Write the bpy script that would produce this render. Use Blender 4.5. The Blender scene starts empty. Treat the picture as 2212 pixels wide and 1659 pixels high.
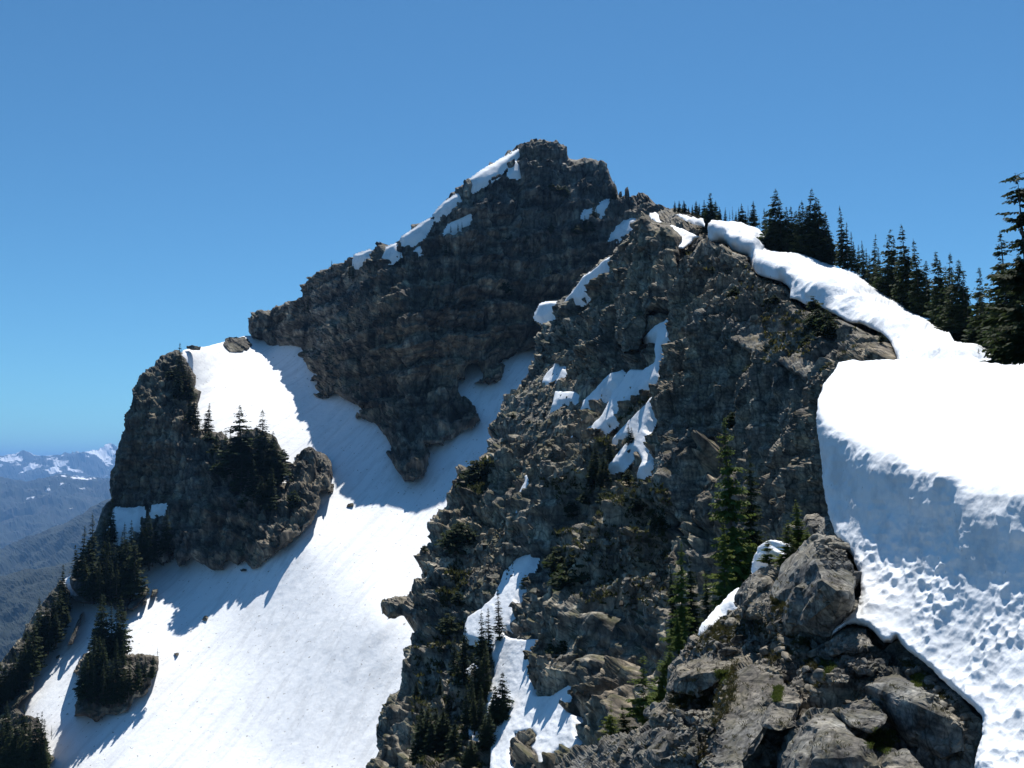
import bpy, bmesh, math, random
import numpy as np
from mathutils import Vector
R = math.radians
S = bpy.context.scene
COL = S.collection
# ---------------------------------------------------------------- camera model
# positions read off the photograph are given on a 2212 x 1659 sheet
W0, H0 = 2212.0, 1659.0
LENS = 35.0
F0 = W0 * LENS / 36.0
PITCH = math.atan((1007 - H0 / 2) / F0)
def ray(px, py):
    """direction through a sheet point, scaled so that forward (Y) distance is 1"""
    px = np.asarray(px, float); py = np.asarray(py, float)
    cx = (px - W0 / 2) / F0; cz = (H0 / 2 - py) / F0
    y = math.cos(PITCH) - cz * math.sin(PITCH)
    z = math.sin(PITCH) + cz * math.cos(PITCH)
    return np.stack([cx / y, np.ones_like(cx), z / y], -1)
def at(px, py, d):
    return ray(px, py) * np.asarray(d, float)[..., None]
KPX = 1.0 / F0
K = .3472
def c1(L): return [(x * K, 682.7 + y * K) for x, y in L]
def c2(L): return [(x * K, 1083.8 + y * K) for x, y in L]
def c3(L): return [(512 + x * K, 256 + y * K) for x, y in L]
def c4(L): return [(1024 + x * K, 256 + y * K) for x, y in L]
def c5(L): return [(1443.9 + x * K, 341.3 + y * K) for x, y in L]
def c6(L): return [(768 + x * K, 682.7 + y * K) for x, y in L]
def c7(L): return [(768 + x * K, 1083.8 + y * K) for x, y in L]
def c8(L): return [(1443.9 + x * K, 1083.8 + y * K) for x, y in L]
# ---------------------------------------------------------------- noise
def hsh(ix, iy, iz, s):
    h = (ix * np.uint32(0x8da6b343)) ^ (iy * np.uint32(0xd8163841)) ^ (iz * np.uint32(0xcb1ab31f)) ^ np.uint32((s * 0x9e3779b9) & 0xffffffff)
    h = h ^ (h >> np.uint32(13)); h = h * np.uint32(0x5bd1e995); h = h ^ (h >> np.uint32(15)); h = h * np.uint32(0x27d4eb2d)
    return h ^ (h >> np.uint32(16))
def u01(h): return (h & np.uint32(0xffff)).astype(np.float32) / 65535.0
def ints(q): return [(q[..., i].astype(np.int64) & 0xffffffff).astype(np.uint32) for i in range(3)]
def perlin(P, s=0):
    f = np.floor(P); q = (P - f).astype(np.float32); I = ints(f)
    w = q * q * q * (q * (q * 6 - 15) + 10)
    out = 0
    for dx in (0, 1):
        for dy in (0, 1):
            for dz in (0, 1):
                h = hsh(I[0] + np.uint32(dx), I[1] + np.uint32(dy), I[2] + np.uint32(dz), s)
                gx = (h & np.uint32(1023)).astype(np.float32) / 511.5 - 1
                gy = ((h >> np.uint32(10)) & np.uint32(1023)).astype(np.float32) / 511.5 - 1
                gz = ((h >> np.uint32(20)) & np.uint32(1023)).astype(np.float32) / 511.5 - 1
                v = gx * (q[..., 0] - dx) + gy * (q[..., 1] - dy) + gz * (q[..., 2] - dz)
                wx = w[..., 0] if dx else 1 - w[..., 0]; wy = w[..., 1] if dy else 1 - w[..., 1]; wz = w[..., 2] if dz else 1 - w[..., 2]
                out = out + v * wx * wy * wz
    return out
def fbm(P, octv=4, s=0, gain=.5):
    a, t, o = 1.0, 0, 0
    for i in range(octv):
        o = o + a * perlin(P * 2.03 ** i + 17.3 * i, s + i); t += a; a *= gain
    return o / t * 1.6
def facet(P, s=0, tilt=1.0, k=30.0):
    """Voronoi cells, each a tilted plane with its own offset: blocky broken rock. returns value, gap to the neighbour cell, distance"""
    f = np.floor(P); I = ints(f)
    b1 = np.full(P.shape[:-1], 9e9, np.float32); b2 = b1.copy(); val = np.zeros_like(b1); ws = np.full_like(b1, 1e-30)
    for dx in (-1, 0, 1):
        for dy in (-1, 0, 1):
            for dz in (-1, 0, 1):
                ii = [I[0] + np.uint32(dx & 0xffffffff), I[1] + np.uint32(dy & 0xffffffff), I[2] + np.uint32(dz & 0xffffffff)]
                h = hsh(*ii, s); h2 = hsh(*ii, s + 77); h3 = hsh(*ii, s + 151)
                ex = P[..., 0] - (f[..., 0] + dx + u01(h)); ey = P[..., 1] - (f[..., 1] + dy + u01(h >> np.uint32(16)))
                ez = P[..., 2] - (f[..., 2] + dz + u01(h2))
                D = ex * ex + ey * ey + ez * ez
                v = (u01(h2 >> np.uint32(16)) - .5) + tilt * (ex * (u01(h3) - .5) + ey * (u01(h3 >> np.uint32(16)) - .5) + ez * (u01(h3 >> np.uint32(8)) - .5))
                w = np.exp(-k * D); val = val + w * v; ws = ws + w
                b2 = np.minimum(b2, np.maximum(D, b1)); b1 = np.minimum(b1, D)
    return val / ws, np.sqrt(b2) - np.sqrt(b1), np.sqrt(b1)
def sstep(a, b, x):
    t = np.clip((x - a) / (b - a), 0, 1); return t * t * (3 - 2 * t)
# ---------------------------------------------------------------- tagging
def tag(o, label=None, cat=None, group=None, kind=None):
    if label: o['label'] = label
    if cat: o['category'] = cat
    if group: o['group'] = group
    if kind: o['kind'] = kind
    return o
def mesh_obj(name, V, Fc, mat, parent=None, smooth=False):
    me = bpy.data.meshes.new(name)
    V = np.asarray(V, np.float32); Fc = np.asarray(Fc, np.int32)
    me.vertices.add(len(V)); me.vertices.foreach_set('co', V.ravel())
    n = Fc.shape[1]
    me.loops.add(Fc.size); me.loops.foreach_set('vertex_index', Fc.ravel())
    me.polygons.add(len(Fc)); me.polygons.foreach_set('loop_start', np.arange(0, Fc.size, n, dtype=np.int32))
    me.polygons.foreach_set('use_smooth', np.full(len(Fc), smooth))
    me.materials.append(mat); me.update(calc_edges=True); me.validate()
    o = bpy.data.objects.new(name, me); COL.objects.link(o)
    if parent: o.parent = parent
    return o
# ---------------------------------------------------------------- surfaces
class Field:
    """distance field: smooth interpolation of 1/distance through control points"""
    def __init__(s, pts, c=25.0):
        A = np.array(pts, float); s.X = A[:, :2]; s.c = c; n = len(A)
        r = np.sqrt(((s.X[:, None] - s.X[None]) ** 2).sum(-1) + c * c)
        M = np.zeros((n + 3, n + 3)); M[:n, :n] = r; M[:n, n] = 1; M[:n, n + 1:] = s.X / 1000; M[n, :n] = 1; M[n + 1:, :n] = s.X.T / 1000
        s.w = np.linalg.solve(M, np.r_[1 / A[:, 2], 0, 0, 0]); s.n = n
    def __call__(s, px, py):
        px = np.asarray(px, float); py = np.asarray(py, float)
        o = s.w[s.n] + s.w[s.n + 1] * px / 1000 + s.w[s.n + 2] * py / 1000
        for i in range(s.n):
            o = o + s.w[i] * np.sqrt((px - s.X[i, 0]) ** 2 + (py - s.X[i, 1]) ** 2 + s.c ** 2)
        return 1 / o
def sdf(px, py, poly):
    A = np.array(poly, float); B = np.roll(A, -1, 0)
    best = np.full(px.shape, 1e18); nx = px.copy(); ny = py.copy(); ins = np.zeros(px.shape, bool)
    for (ax, ay), (bx, by) in zip(A, B):
        ex, ey = bx - ax, by - ay; L = ex * ex + ey * ey
        if L < 1e-9: continue
        t = np.clip(((px - ax) * ex + (py - ay) * ey) / L, 0, 1)
        qx, qy = ax + t * ex, ay + t * ey; D = (px - qx) ** 2 + (py - qy) ** 2
        m = D < best; best = np.where(m, D, best); nx = np.where(m, qx, nx); ny = np.where(m, qy, ny)
        if ey != 0:
            ins ^= ((ay > py) != (by > py)) & (px < (bx - ax) * (py - ay) / ey + ax)
    return np.where(ins, 1, -1) * np.sqrt(best), nx, ny
def px_noise(px, py, scale, s):
    return perlin(np.stack([px / scale, py / scale, np.full(px.shape, s * 3.7)], -1), s)
class Layer: pass
def normals(P):
    du = np.gradient(P, axis=1); dv = np.gradient(P, axis=0)
    n = np.cross(du, dv); n /= np.linalg.norm(n, axis=-1, keepdims=True) + 1e-9
    s = np.sign((n * -P).sum(-1, keepdims=True)); s[s == 0] = 1
    return n * s
def relief(name, poly, field, mat, disp, step=3.0, band=5, thick=8.0, roll=0.0, rollpx=14, rough=3.0, drop=0.0, smooth=False, patches=(), kind='structure', label=None, seed=1, edge=.45, sink=.12, calm=()):
    xs = [p[0] for p in poly]; ys = [p[1] for p in poly]
    m = step * (band + 1) + rough * 2
    x0, x1, y0, y1 = min(xs) - m, max(xs) + m, min(ys) - m, max(ys) + m
    px, py = np.meshgrid(np.arange(x0, x1, step), np.arange(y0, y1, step))
    rng = np.random.default_rng(seed)
    px = px + rng.uniform(-.3, .3, px.shape) * step; py = py + rng.uniform(-.3, .3, px.shape) * step
    wx = rough * 2 * (px_noise(px, py, 26, seed) + .7 * px_noise(px, py, 9, seed + 1)); wy = rough * 2 * (px_noise(px, py, 26, seed + 2) + .7 * px_noise(px, py, 9, seed + 3))
    sd, nx, ny = sdf(px + wx, py + wy, poly)
    out = sd < 0
    qx = np.where(out, nx - wx, px); qy = np.where(out, ny - wy, py)
    d = field(qx, qy)
    if roll: 
        e = np.clip(1 - sd / rollpx, 0, 1); d = d + roll * (1 - np.sqrt(np.clip(1 - e * e, 0, 1)))
    base = at(qx, qy, field(px, py) if False else d)
    N = normals(at(px, py, field(px, py)))
    mask = np.zeros(px.shape)
    for pp in patches:
        s2, _, _ = sdf(px, py, pp); mask = np.maximum(mask, sstep(-5, 3, s2))
    h = disp(base, px, py, sd) * (edge + (1 - edge) * sstep(-5, 28, sd))
    amp = (1 - .95 * mask)
    for pp in calm:
        s2, _, _ = sdf(px, py, pp); amp = amp * (1 - .72 * sstep(-12, 14, s2))
    P = base + N * (h * amp - sink * mask)[..., None]
    over = np.where(out, -sd / step, 0)
    push = thick * np.clip(over / band, 0, 1) ** 1.5
    P = P * (1 + (push / np.maximum(d, 1))[..., None])
    P[..., 2] -= drop * np.clip(over / band, 0, 1)
    ny_, nx_ = px.shape
    idx = np.arange(ny_ * nx_).reshape(ny_, nx_)
    ok = sd > -band * step
    f = ok[:-1, :-1] & ok[1:, :-1] & ok[:-1, 1:] & ok[1:, 1:]
    Q = np.stack([idx[:-1, :-1][f], idx[1:, :-1][f], idx[1:, 1:][f], idx[:-1, 1:][f]], -1)
    used = np.unique(Q); re = np.zeros(idx.size, np.int64); re[used] = np.arange(len(used))
    o = mesh_obj(name, P.reshape(-1, 3)[used], re[Q], mat, smooth=smooth)
    tag(o, label=label, kind=kind)
    return o
def snow_patch(poly, field, th=.8, step=2.5, seed=5, label=None, name='snow_patch', wav=.12, margin=9):
    xs = [p[0] for p in poly]; ys = [p[1] for p in poly]; m = margin + 4
    px, py = np.meshgrid(np.arange(min(xs) - m, max(xs) + m, step), np.arange(min(ys) - m, max(ys) + m, step))
    w = 2.6 * px_noise(px, py, 11, seed) ; w2 = 2.6 * px_noise(px, py, 11, seed + 4)
    sd, _, _ = sdf(px + w, py + w2, poly)
    b = at(px, py, field(px, py)); N = normals(b); d = b[..., 1]
    mpx = d * KPX
    e = sstep(-margin, 5, sd)
    up = np.array([0, 0, 1.0])
    h = -th * 1.6 + e * th * 2.7 + wav * th * 2 * fbm(b / (mpx[..., None] * 14), 3, seed) 
    dirn = N + .3 * up; dirn /= np.linalg.norm(dirn, axis=-1, keepdims=True)
    P = b + dirn * h[..., None]
    ny_, nx_ = px.shape; idx = np.arange(ny_ * nx_).reshape(ny_, nx_); ok = sd > -margin
    f = ok[:-1, :-1] & ok[1:, :-1] & ok[:-1, 1:] & ok[1:, 1:]
    if not f.any(): return
    Q = np.stack([idx[:-1, :-1][f], idx[1:, :-1][f], idx[1:, 1:][f], idx[:-1, 1:][f]], -1)
    used = np.unique(Q); re = np.zeros(idx.size, np.int64); re[used] = np.arange(len(used))
    return tag(mesh_obj(name, P.reshape(-1, 3)[used], re[Q], M['snow'], smooth=True), kind='structure', label=label)
# ---------------------------------------------------------------- materials
M = {}
def newmat(name):
    m = bpy.data.materials.new(name); m.use_nodes = True
    nt = m.node_tree; return m, nt, nt.nodes, nt.links, nt.nodes['Principled BSDF']
def noise_node(N, L, vec, scale, detail=6, rough=.6):
    n = N.new('ShaderNodeTexNoise'); n.inputs['Scale'].default_value = scale; n.inputs['Detail'].default_value = detail; n.inputs['Roughness'].default_value = rough
    L.new(vec, n.inputs['Vector']); return n.outputs['Fac']
def ramp(N, L, fac, stops):
    r = N.new('ShaderNodeValToRGB'); e = r.color_ramp.elements
    while len(e) < len(stops): e.new(.5)
    for i, (p, c) in enumerate(stops):
        e[i].position = p; e[i].color = (*c, 1) if len(c) == 3 else c
    L.new(fac, r.inputs['Fac']); return r.outputs['Color']
def mix(N, L, f, a, b, mode='MIX'):
    m = N.new('ShaderNodeMix'); m.data_type = 'RGBA'; m.blend_type = mode
    if isinstance(f, (int, float)): m.inputs[0].default_value = f
    else: L.new(f, m.inputs[0])
    for i, v in ((6, a), (7, b)):
        if isinstance(v, tuple): m.inputs[i].default_value = (*v, 1)
        else: L.new(v, m.inputs[i])
    return m.outputs[2]
def rock_mat(name, u, base=(.105, .098, .09), light=(.22, .205, .185), moss=(.06, .065, .028), mossamt=.5, stretch=1.0, streak=.8, tiltdeg=10):
    """u: size in metres of the finest grain worth drawing"""
    m, nt, N, L, B = newmat(name)
    g = N.new('ShaderNodeNewGeometry'); pos = g.outputs['Position']
    mp = N.new('ShaderNodeMapping'); mp.inputs['Scale'].default_value = (1, 1, 1 / stretch); mp.inputs['Rotation'].default_value = (0, R(12), 0); L.new(pos, mp.inputs['Vector'])
    v = mp.outputs['Vector']
    n1 = noise_node(N, L, v, .05 / u, 8, .65); n2 = noise_node(N, L, v, .35 / u, 6, .7); n3 = noise_node(N, L, pos, .012 / u, 4, .5)
    c = ramp(N, L, n1, [(.30, tuple(x * .62 for x in base)), (.5, base), (.72, light)])
    d = ramp(N, L, n2, [(.38, (.6, .59, .58)), (.5, (1, 1, 1)), (.63, (1.5, 1.45, 1.36))])
    c = mix(N, L, 1.0, c, d, 'MULTIPLY')
    w = ramp(N, L, n3, [(.38, (.9, .95, 1.0)), (.62, (1.07, 1.0, .90))]); c = mix(N, L, 1.0, c, w, 'MULTIPLY')
    def mapped(sc, rot=(0, 0, 0)):
        q = N.new('ShaderNodeMapping'); q.inputs['Scale'].default_value = sc; q.inputs['Rotation'].default_value = rot; L.new(pos, q.inputs['Vector']); return q.outputs['Vector']
    # water streaks down the faces, bedding bands, joints
    st = ramp(N, L, noise_node(N, L, mapped((1, 1, .16)), .22 / u, 5, .65), [(.40, (.55, .55, .56)), (.5, (1, 1, 1)), (.62, (1.7, 1.66, 1.54))]); c = mix(N, L, streak, c, st, 'MULTIPLY')
    bd = ramp(N, L, noise_node(N, L, mapped((.09, .09, 1), (0, R(tiltdeg), 0)), .16 / u, 4, .6), [(.41, (.5, .5, .52)), (.5, (1, 1, 1)), (.62, (1.3, 1.27, 1.2))]); c = mix(N, L, .8, c, bd, 'MULTIPLY')
    nd = N.new('ShaderNodeTexNoise'); nd.inputs['Scale'].default_value = .12 / u; nd.inputs['Detail'].default_value = 4; L.new(pos, nd.inputs['Vector'])
    for sc, wd, dk, zz in ((.035, .035, .35, .55), (.13, .05, .5, .7)):
        ad = N.new('ShaderNodeVectorMath'); ad.operation = 'MULTIPLY_ADD'; L.new(nd.outputs['Color'], ad.inputs[0]); ad.inputs[1].default_value = (u * 5,) * 3; L.new(mapped((1, 1, zz), (0, R(tiltdeg), 0)), ad.inputs[2])
        vo = N.new('ShaderNodeTexVoronoi'); vo.feature = 'DISTANCE_TO_EDGE'; vo.inputs['Scale'].default_value = sc / u; L.new(ad.outputs[0], vo.inputs['Vector'])
        cr = ramp(N, L, vo.outputs['Distance'], [(0, (dk,) * 3), (wd, (1, 1, 1))]); c = mix(N, L, 1.0, c, cr, 'MULTIPLY')
    # heather, moss and soil that lie on the flatter ledges
    sep = N.new('ShaderNodeSeparateXYZ'); L.new(g.outputs['Normal'], sep.inputs[0])
    fl = N.new('ShaderNodeMapRange'); fl.inputs['From Min'].default_value = .35; fl.inputs['From Max'].default_value = .75; L.new(sep.outputs['Z'], fl.inputs['Value'])
    mm = N.new('ShaderNodeMath'); mm.operation = 'MULTIPLY'; L.new(fl.outputs[0], mm.inputs[0])
    mr = ramp(N, L, noise_node(N, L, pos, .09 / u, 5, .6), [(.46, (0, 0, 0)), (.6, (mossamt,) * 3)]); L.new(mr, mm.inputs[1])
    mc = ramp(N, L, noise_node(N, L, pos, .5 / u, 3, .6), [(.35, tuple(x * .6 for x in moss)), (.5, moss), (.7, (moss[0] * 2.0, moss[1] * 1.5, moss[2] * 1.3))])
    c = mix(N, L, mm.outputs[0], c, mc)
    L.new(c, B.inputs['Base Color']); B.inputs['Roughness'].default_value = .88; B.inputs['Specular IOR Level'].default_value = .3
    b = N.new('ShaderNodeBump'); b.inputs['Strength'].default_value = .7; b.inputs['Distance'].default_value = u * .8
    L.new(noise_node(N, L, v, .22 / u, 9, .72), b.inputs['Height']); L.new(b.outputs[0], B.inputs['Normal'])
    M[name] = m; return m
def snow_mat(name, u, col=(.86, .88, .9), bump=.35, dirt=.0, runs=False, speck=None):
    m, nt, N, L, B = newmat(name)
    g = N.new('ShaderNodeNewGeometry'); pos = g.outputs['Position']
    c = ramp(N, L, noise_node(N, L, pos, .3 / u, 7, .7), [(.28, tuple(x * (1 - dirt) for x in col)), (.42, col), (.7, tuple(min(.95, x * 1.04) for x in col))])
    if runs:  # dust drawn out down the fall line
        dv = Vector((.46, .89, .5)).normalized()
        dp = N.new('ShaderNodeVectorMath'); dp.operation = 'DOT_PRODUCT'; L.new(pos, dp.inputs[0]); dp.inputs[1].default_value = dv
        sc = N.new('ShaderNodeVectorMath'); sc.operation = 'SCALE'; sc.inputs[0].default_value = dv * -.95; L.new(dp.outputs['Value'], sc.inputs['Scale'])
        ad = N.new('ShaderNodeVectorMath'); L.new(pos, ad.inputs[0]); L.new(sc.outputs[0], ad.inputs[1])
        c = mix(N, L, 1.0, c, ramp(N, L, noise_node(N, L, ad.outputs[0], .5, 6, .7), [(.40, (.88, .88, .88)), (.5, (1, 1, 1))]), 'MULTIPLY')
        c = mix(N, L, 1.0, c, ramp(N, L, noise_node(N, L, pos, 1.4, 2, .5), [(.27, (.45, .43, .40)), (.31, (1, 1, 1))]), 'MULTIPLY')
    if speck:  # needles, grit and faint dirty patches on old snow
        c = mix(N, L, 1.0, c, ramp(N, L, noise_node(N, L, pos, speck, 3, .6), [(.26, (.55, .53, .50)), (.31, (1, 1, 1))]), 'MULTIPLY')
        c = mix(N, L, 1.0, c, ramp(N, L, noise_node(N, L, pos, speck * .12, 5, .65), [(.36, (.80, .81, .82)), (.52, (1, 1, 1))]), 'MULTIPLY')
    L.new(c, B.inputs['Base Color']); B.inputs['Roughness'].default_value = .75; B.inputs['Specular IOR Level'].default_value = .2
    b = N.new('ShaderNodeBump'); b.inputs['Strength'].default_value = bump; b.inputs['Distance'].default_value = u
    L.new(noise_node(N, L, pos, .3 / u, 6, .65), b.inputs['Height']); L.new(b.outputs[0], B.inputs['Normal'])
    M[name] = m; return m
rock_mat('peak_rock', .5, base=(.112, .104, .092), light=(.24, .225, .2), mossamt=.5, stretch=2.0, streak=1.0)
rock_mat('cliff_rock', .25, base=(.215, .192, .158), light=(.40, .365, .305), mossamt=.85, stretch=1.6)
rock_mat('ridge_rock', .12, base=(.185, .168, .142), light=(.36, .33, .28), mossamt=.9, moss=(.07, .062, .03))
rock_mat('boulder_rock', .022, streak=.25, base=(.165, .157, .143), light=(.33, .317, .29), mossamt=.35, moss=(.07, .07, .03))
snow_mat('snow', .25, bump=.4, speck=2.2); snow_mat('snow_bowl', .5, bump=.3, dirt=.06, runs=True); snow_mat('snow_near', .03, bump=.4, dirt=.03, speck=11)
def foliage(name, dark, lite, u=.2):
    m, nt, N, L, B = newmat(name)
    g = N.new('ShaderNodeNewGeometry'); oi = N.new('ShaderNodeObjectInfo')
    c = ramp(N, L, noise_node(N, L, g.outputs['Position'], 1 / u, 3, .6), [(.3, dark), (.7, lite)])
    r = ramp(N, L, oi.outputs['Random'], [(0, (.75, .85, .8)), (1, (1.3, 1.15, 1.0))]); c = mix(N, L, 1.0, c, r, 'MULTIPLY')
    L.new(c, B.inputs['Base Color']); B.inputs['Roughness'].default_value = .8; B.inputs['Specular IOR Level'].default_value = .2
    t = N.new('ShaderNodeBsdfTranslucent'); L.new(c, t.inputs['Color']); ms = N.new('ShaderNodeMixShader'); ms.inputs[0].default_value = .38
    L.new(B.outputs[0], ms.inputs[1]); L.new(t.outputs[0], ms.inputs[2]); L.new(ms.outputs[0], N['Material Output'].inputs['Surface'])
    M[name] = m
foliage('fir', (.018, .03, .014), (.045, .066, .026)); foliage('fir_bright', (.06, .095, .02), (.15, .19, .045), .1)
foliage('low_green', (.035, .045, .016), (.085, .085, .032), .6); foliage('heath', (.05, .055, .02), (.13, .10, .045), .05); foliage('grass_green', (.05, .08, .02), (.12, .15, .04), .05)
def plain(name, col, rough=.9):
    m, nt, N, L, B = newmat(name); g = N.new('ShaderNodeNewGeometry')
    c = ramp(N, L, noise_node(N, L, g.outputs['Position'], 6, 5, .6), [(.3, tuple(x * .7 for x in col)), (.7, tuple(x * 1.3 for x in col))])
    L.new(c, B.inputs['Base Color']); B.inputs['Roughness'].default_value = rough; M[name] = m
plain('bark', (.07, .055, .045))
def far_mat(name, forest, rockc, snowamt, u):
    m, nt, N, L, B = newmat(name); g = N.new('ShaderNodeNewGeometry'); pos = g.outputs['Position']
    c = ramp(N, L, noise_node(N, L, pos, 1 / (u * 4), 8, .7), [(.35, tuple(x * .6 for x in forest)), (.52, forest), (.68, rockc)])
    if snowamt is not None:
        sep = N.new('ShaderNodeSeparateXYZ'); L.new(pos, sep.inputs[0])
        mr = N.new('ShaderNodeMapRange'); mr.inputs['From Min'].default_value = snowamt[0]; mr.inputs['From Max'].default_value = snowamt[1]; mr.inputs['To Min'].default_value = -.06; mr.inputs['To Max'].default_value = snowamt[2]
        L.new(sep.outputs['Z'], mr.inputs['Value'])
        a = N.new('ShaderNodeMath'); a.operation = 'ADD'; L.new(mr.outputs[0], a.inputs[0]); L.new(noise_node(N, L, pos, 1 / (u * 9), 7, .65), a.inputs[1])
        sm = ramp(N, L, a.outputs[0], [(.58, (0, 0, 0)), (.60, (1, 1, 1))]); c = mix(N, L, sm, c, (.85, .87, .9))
    L.new(c, B.inputs['Base Color']); B.inputs['Roughness'].default_value = 1; M[name] = m
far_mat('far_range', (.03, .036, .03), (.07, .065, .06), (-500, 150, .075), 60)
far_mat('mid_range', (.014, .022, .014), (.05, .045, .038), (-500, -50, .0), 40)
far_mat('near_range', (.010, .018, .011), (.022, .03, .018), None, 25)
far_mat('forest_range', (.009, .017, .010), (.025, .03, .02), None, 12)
# ---------------------------------------------------------------- distance fields
fPeak = Field([(540, 725, 322), (600, 748, 318), (645, 745, 309), (655, 800, 300), (690, 850, 284), (765, 880, 270), (800, 900, 265), (845, 1000, 243), (890, 1050, 233), (930, 985, 241), (1035, 920, 248), (990, 850, 260), (1090, 790, 266), (1160, 745, 272),
    (545, 672, 326), (650, 620, 318), (750, 565, 296), (850, 530, 280), (885, 700, 262), (950, 450, 276), (1030, 380, 278), (1110, 325, 290), (1165, 297, 296), (1215, 320, 297), (1310, 355, 296), (1330, 430, 288), (1430, 440, 278), (1540, 480, 262),
    (1000, 620, 268), (1160, 560, 281), (1300, 500, 282), (1250, 650, 277), (1400, 600, 268), (1600, 700, 250), (760, 700, 284)], 30)
fBowl = Field([(400, 757, 272), (480, 752, 300), (560, 738, 325), (640, 750, 315), (700, 860, 285), (800, 900, 271), (845, 1000, 248), (890, 1050, 239), (930, 990, 246), (1035, 920, 254), (990, 850, 266), (1090, 790, 272), (1160, 740, 282), (430, 850, 268), (460, 930, 256), (560, 880, 275), (620, 1000, 256), (715, 1020, 250),
    (350, 1215, 240), (500, 1230, 228), (650, 1180, 222), (760, 1090, 236), (240, 1100, 248), (500, 1400, 204), (300, 1400, 209), (700, 1300, 204), (900, 1240, 207), (830, 1340, 192), (100, 1560, 196), (300, 1659, 178), (600, 1659, 172), (850, 1659, 164),
    (-100, 1900, 166), (500, 1900, 150), (1000, 1900, 142), (150, 1280, 232), (50, 1400, 222), (-150, 1600, 210), (1250, 1100, 225), (1300, 800, 275), (200, 1180, 244)], 30)
fOut = Field([(385, 757, 262), (340, 785, 260), (290, 845, 256), (265, 950, 252), (245, 1040, 250), (250, 1110, 246), (400, 900, 250), (425, 850, 262), (430, 920, 252), (400, 1050, 243), (350, 1210, 235), (450, 1210, 227), (545, 1225, 221), (630, 1165, 219), (690, 1080, 228), (680, 975, 246), (715, 1000, 243), (650, 1040, 236),
    (600, 1060, 236), (560, 930, 250), (610, 980, 246), (500, 950, 246), (520, 1060, 234), (300, 1150, 241), (160, 1250, 228), (200, 1150, 240), (100, 1400, 214), (280, 1300, 222), (0, 1500, 206), (250, 1550, 190), (330, 1420, 199), (180, 1450, 198), (60, 1620, 182), (-100, 1700, 190), (240, 1340, 214), (120, 1650, 177)], 30)
fBut = Field([(1385, 465, 133), (1400, 700, 122), (1400, 860, 113), (1400, 1000, 105), (1400, 1100, 98), (1400, 1300, 87), (1400, 1500, 78), (1400, 1659, 71), (1465, 520, 129), (1320, 560, 141), (1220, 650, 162), (1160, 690, 174), (1160, 745, 169), (1130, 830, 160), (1060, 930, 154), (1250, 850, 137), (1300, 700, 140), (985, 1020, 153), (1000, 1060, 149),
    (1100, 1080, 135), (930, 1140, 146), (905, 1230, 141), (1100, 1200, 125), (830, 1330, 134), (900, 1400, 124), (815, 1600, 113), (1000, 1659, 98), (1200, 1659, 84), (1200, 1450, 97), (1250, 1200, 108), (1000, 1300, 124), (1600, 1659, 60), (1600, 1300, 76), (1700, 1200, 73), (1600, 1000, 90), (1800, 1100, 76), (700, 1900, 100), (1200, 1900, 70), (1800, 1659, 55), (1070, 1500, 105)], 28)
fWall = Field([(1462, 545, 113), (1460, 700, 109), (1448, 900, 101), (1425, 1080, 96), (1600, 700, 96), (1600, 1000, 87), (1600, 1150, 83), (1540, 525, 113), (1640, 600, 101), (1710, 650, 92), (1750, 700, 84), (1750, 900, 76), (1780, 1100, 69), (1850, 720, 74), (1930, 768, 62), (1800, 800, 72), (1900, 900, 57), (2000, 1000, 50), (1530, 850, 97), (2000, 790, 54), (1650, 850, 86)], 22)
fRidge = Field([(1410, 465, 180), (1430, 500, 150), (1520, 520, 125)] + [(1533, 518, 117), (1560, 524, 115.5), (1585, 545, 113.5), (1616, 552, 110), (1622, 578, 107), (1640, 597, 103), (1690, 610, 97), (1708, 646, 92), (1740, 662, 88), (1768, 664, 86), (1830, 697, 80), (1880, 712, 74), (1925, 742, 66), (1938, 776, 60),
    (1536, 482, 116.181), (1560, 495, 114.394), (1590, 510, 112.209), (1625, 525, 109.131), (1640, 560, 104.265), (1660, 567, 101.782), (1690, 575, 96.8175), (1730, 590, 93.5406), (1755, 605, 90.1644), (1790, 612, 87.9798), (1840, 634, 84), (1890, 664, 78.3), (1945, 700, 70), (1995, 738, 64),
    (1600, 484, 126), (1650, 512, 120), (1660, 537, 113), (1730, 550, 110), (1790, 572, 106), (1850, 594, 100), (1905, 632, 92), (1960, 664, 86), (2005, 686, 80), (2050, 712, 74), (2110, 748, 55.8), (2060, 724, 62), (2130, 775, 54.6), (2212, 785, 50), (2050, 775, 53), (2300, 800, 46), (1950, 850, 48), (2300, 900, 36)], 5)
fBack = Field([(1420, 445, 200), (1500, 462, 158), (1540, 478, 138), (1600, 483, 134), (1660, 515, 124), (1720, 545, 113), (1780, 568, 109), (1860, 600, 101), (1950, 655, 90), (2040, 712, 77), (2130, 765, 64), (2212, 782, 56), (2400, 800, 48), (1700, 700, 95), (2100, 900, 50), (1450, 600, 135)], 20)
fFore = Field([(1795, 1130, 15.6), (1760, 1180, 15.0), (1650, 1225, 21), (1612, 1290, 20.5), (1500, 1370, 20), (1445, 1450, 18.5), (1750, 1370, 13.4), (1700, 1450, 12.9), (1850, 1380, 12.3), (1860, 1250, 14.0), (1940, 1390, 12.2), (1600, 1600, 11.8), (1400, 1600, 15), (1250, 1659, 17.5), (1900, 1480, 11.2), (2000, 1600, 10.2), (2060, 1480, 10.9), (2130, 1570, 9.8), (2120, 1659, 9.3), (1700, 1659, 11.1), (1100, 1900, 14.5), (1700, 1900, 9.2), (2300, 1900, 7.5), (2200, 1400, 11.8), (1560, 1450, 15)], 22)
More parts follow.
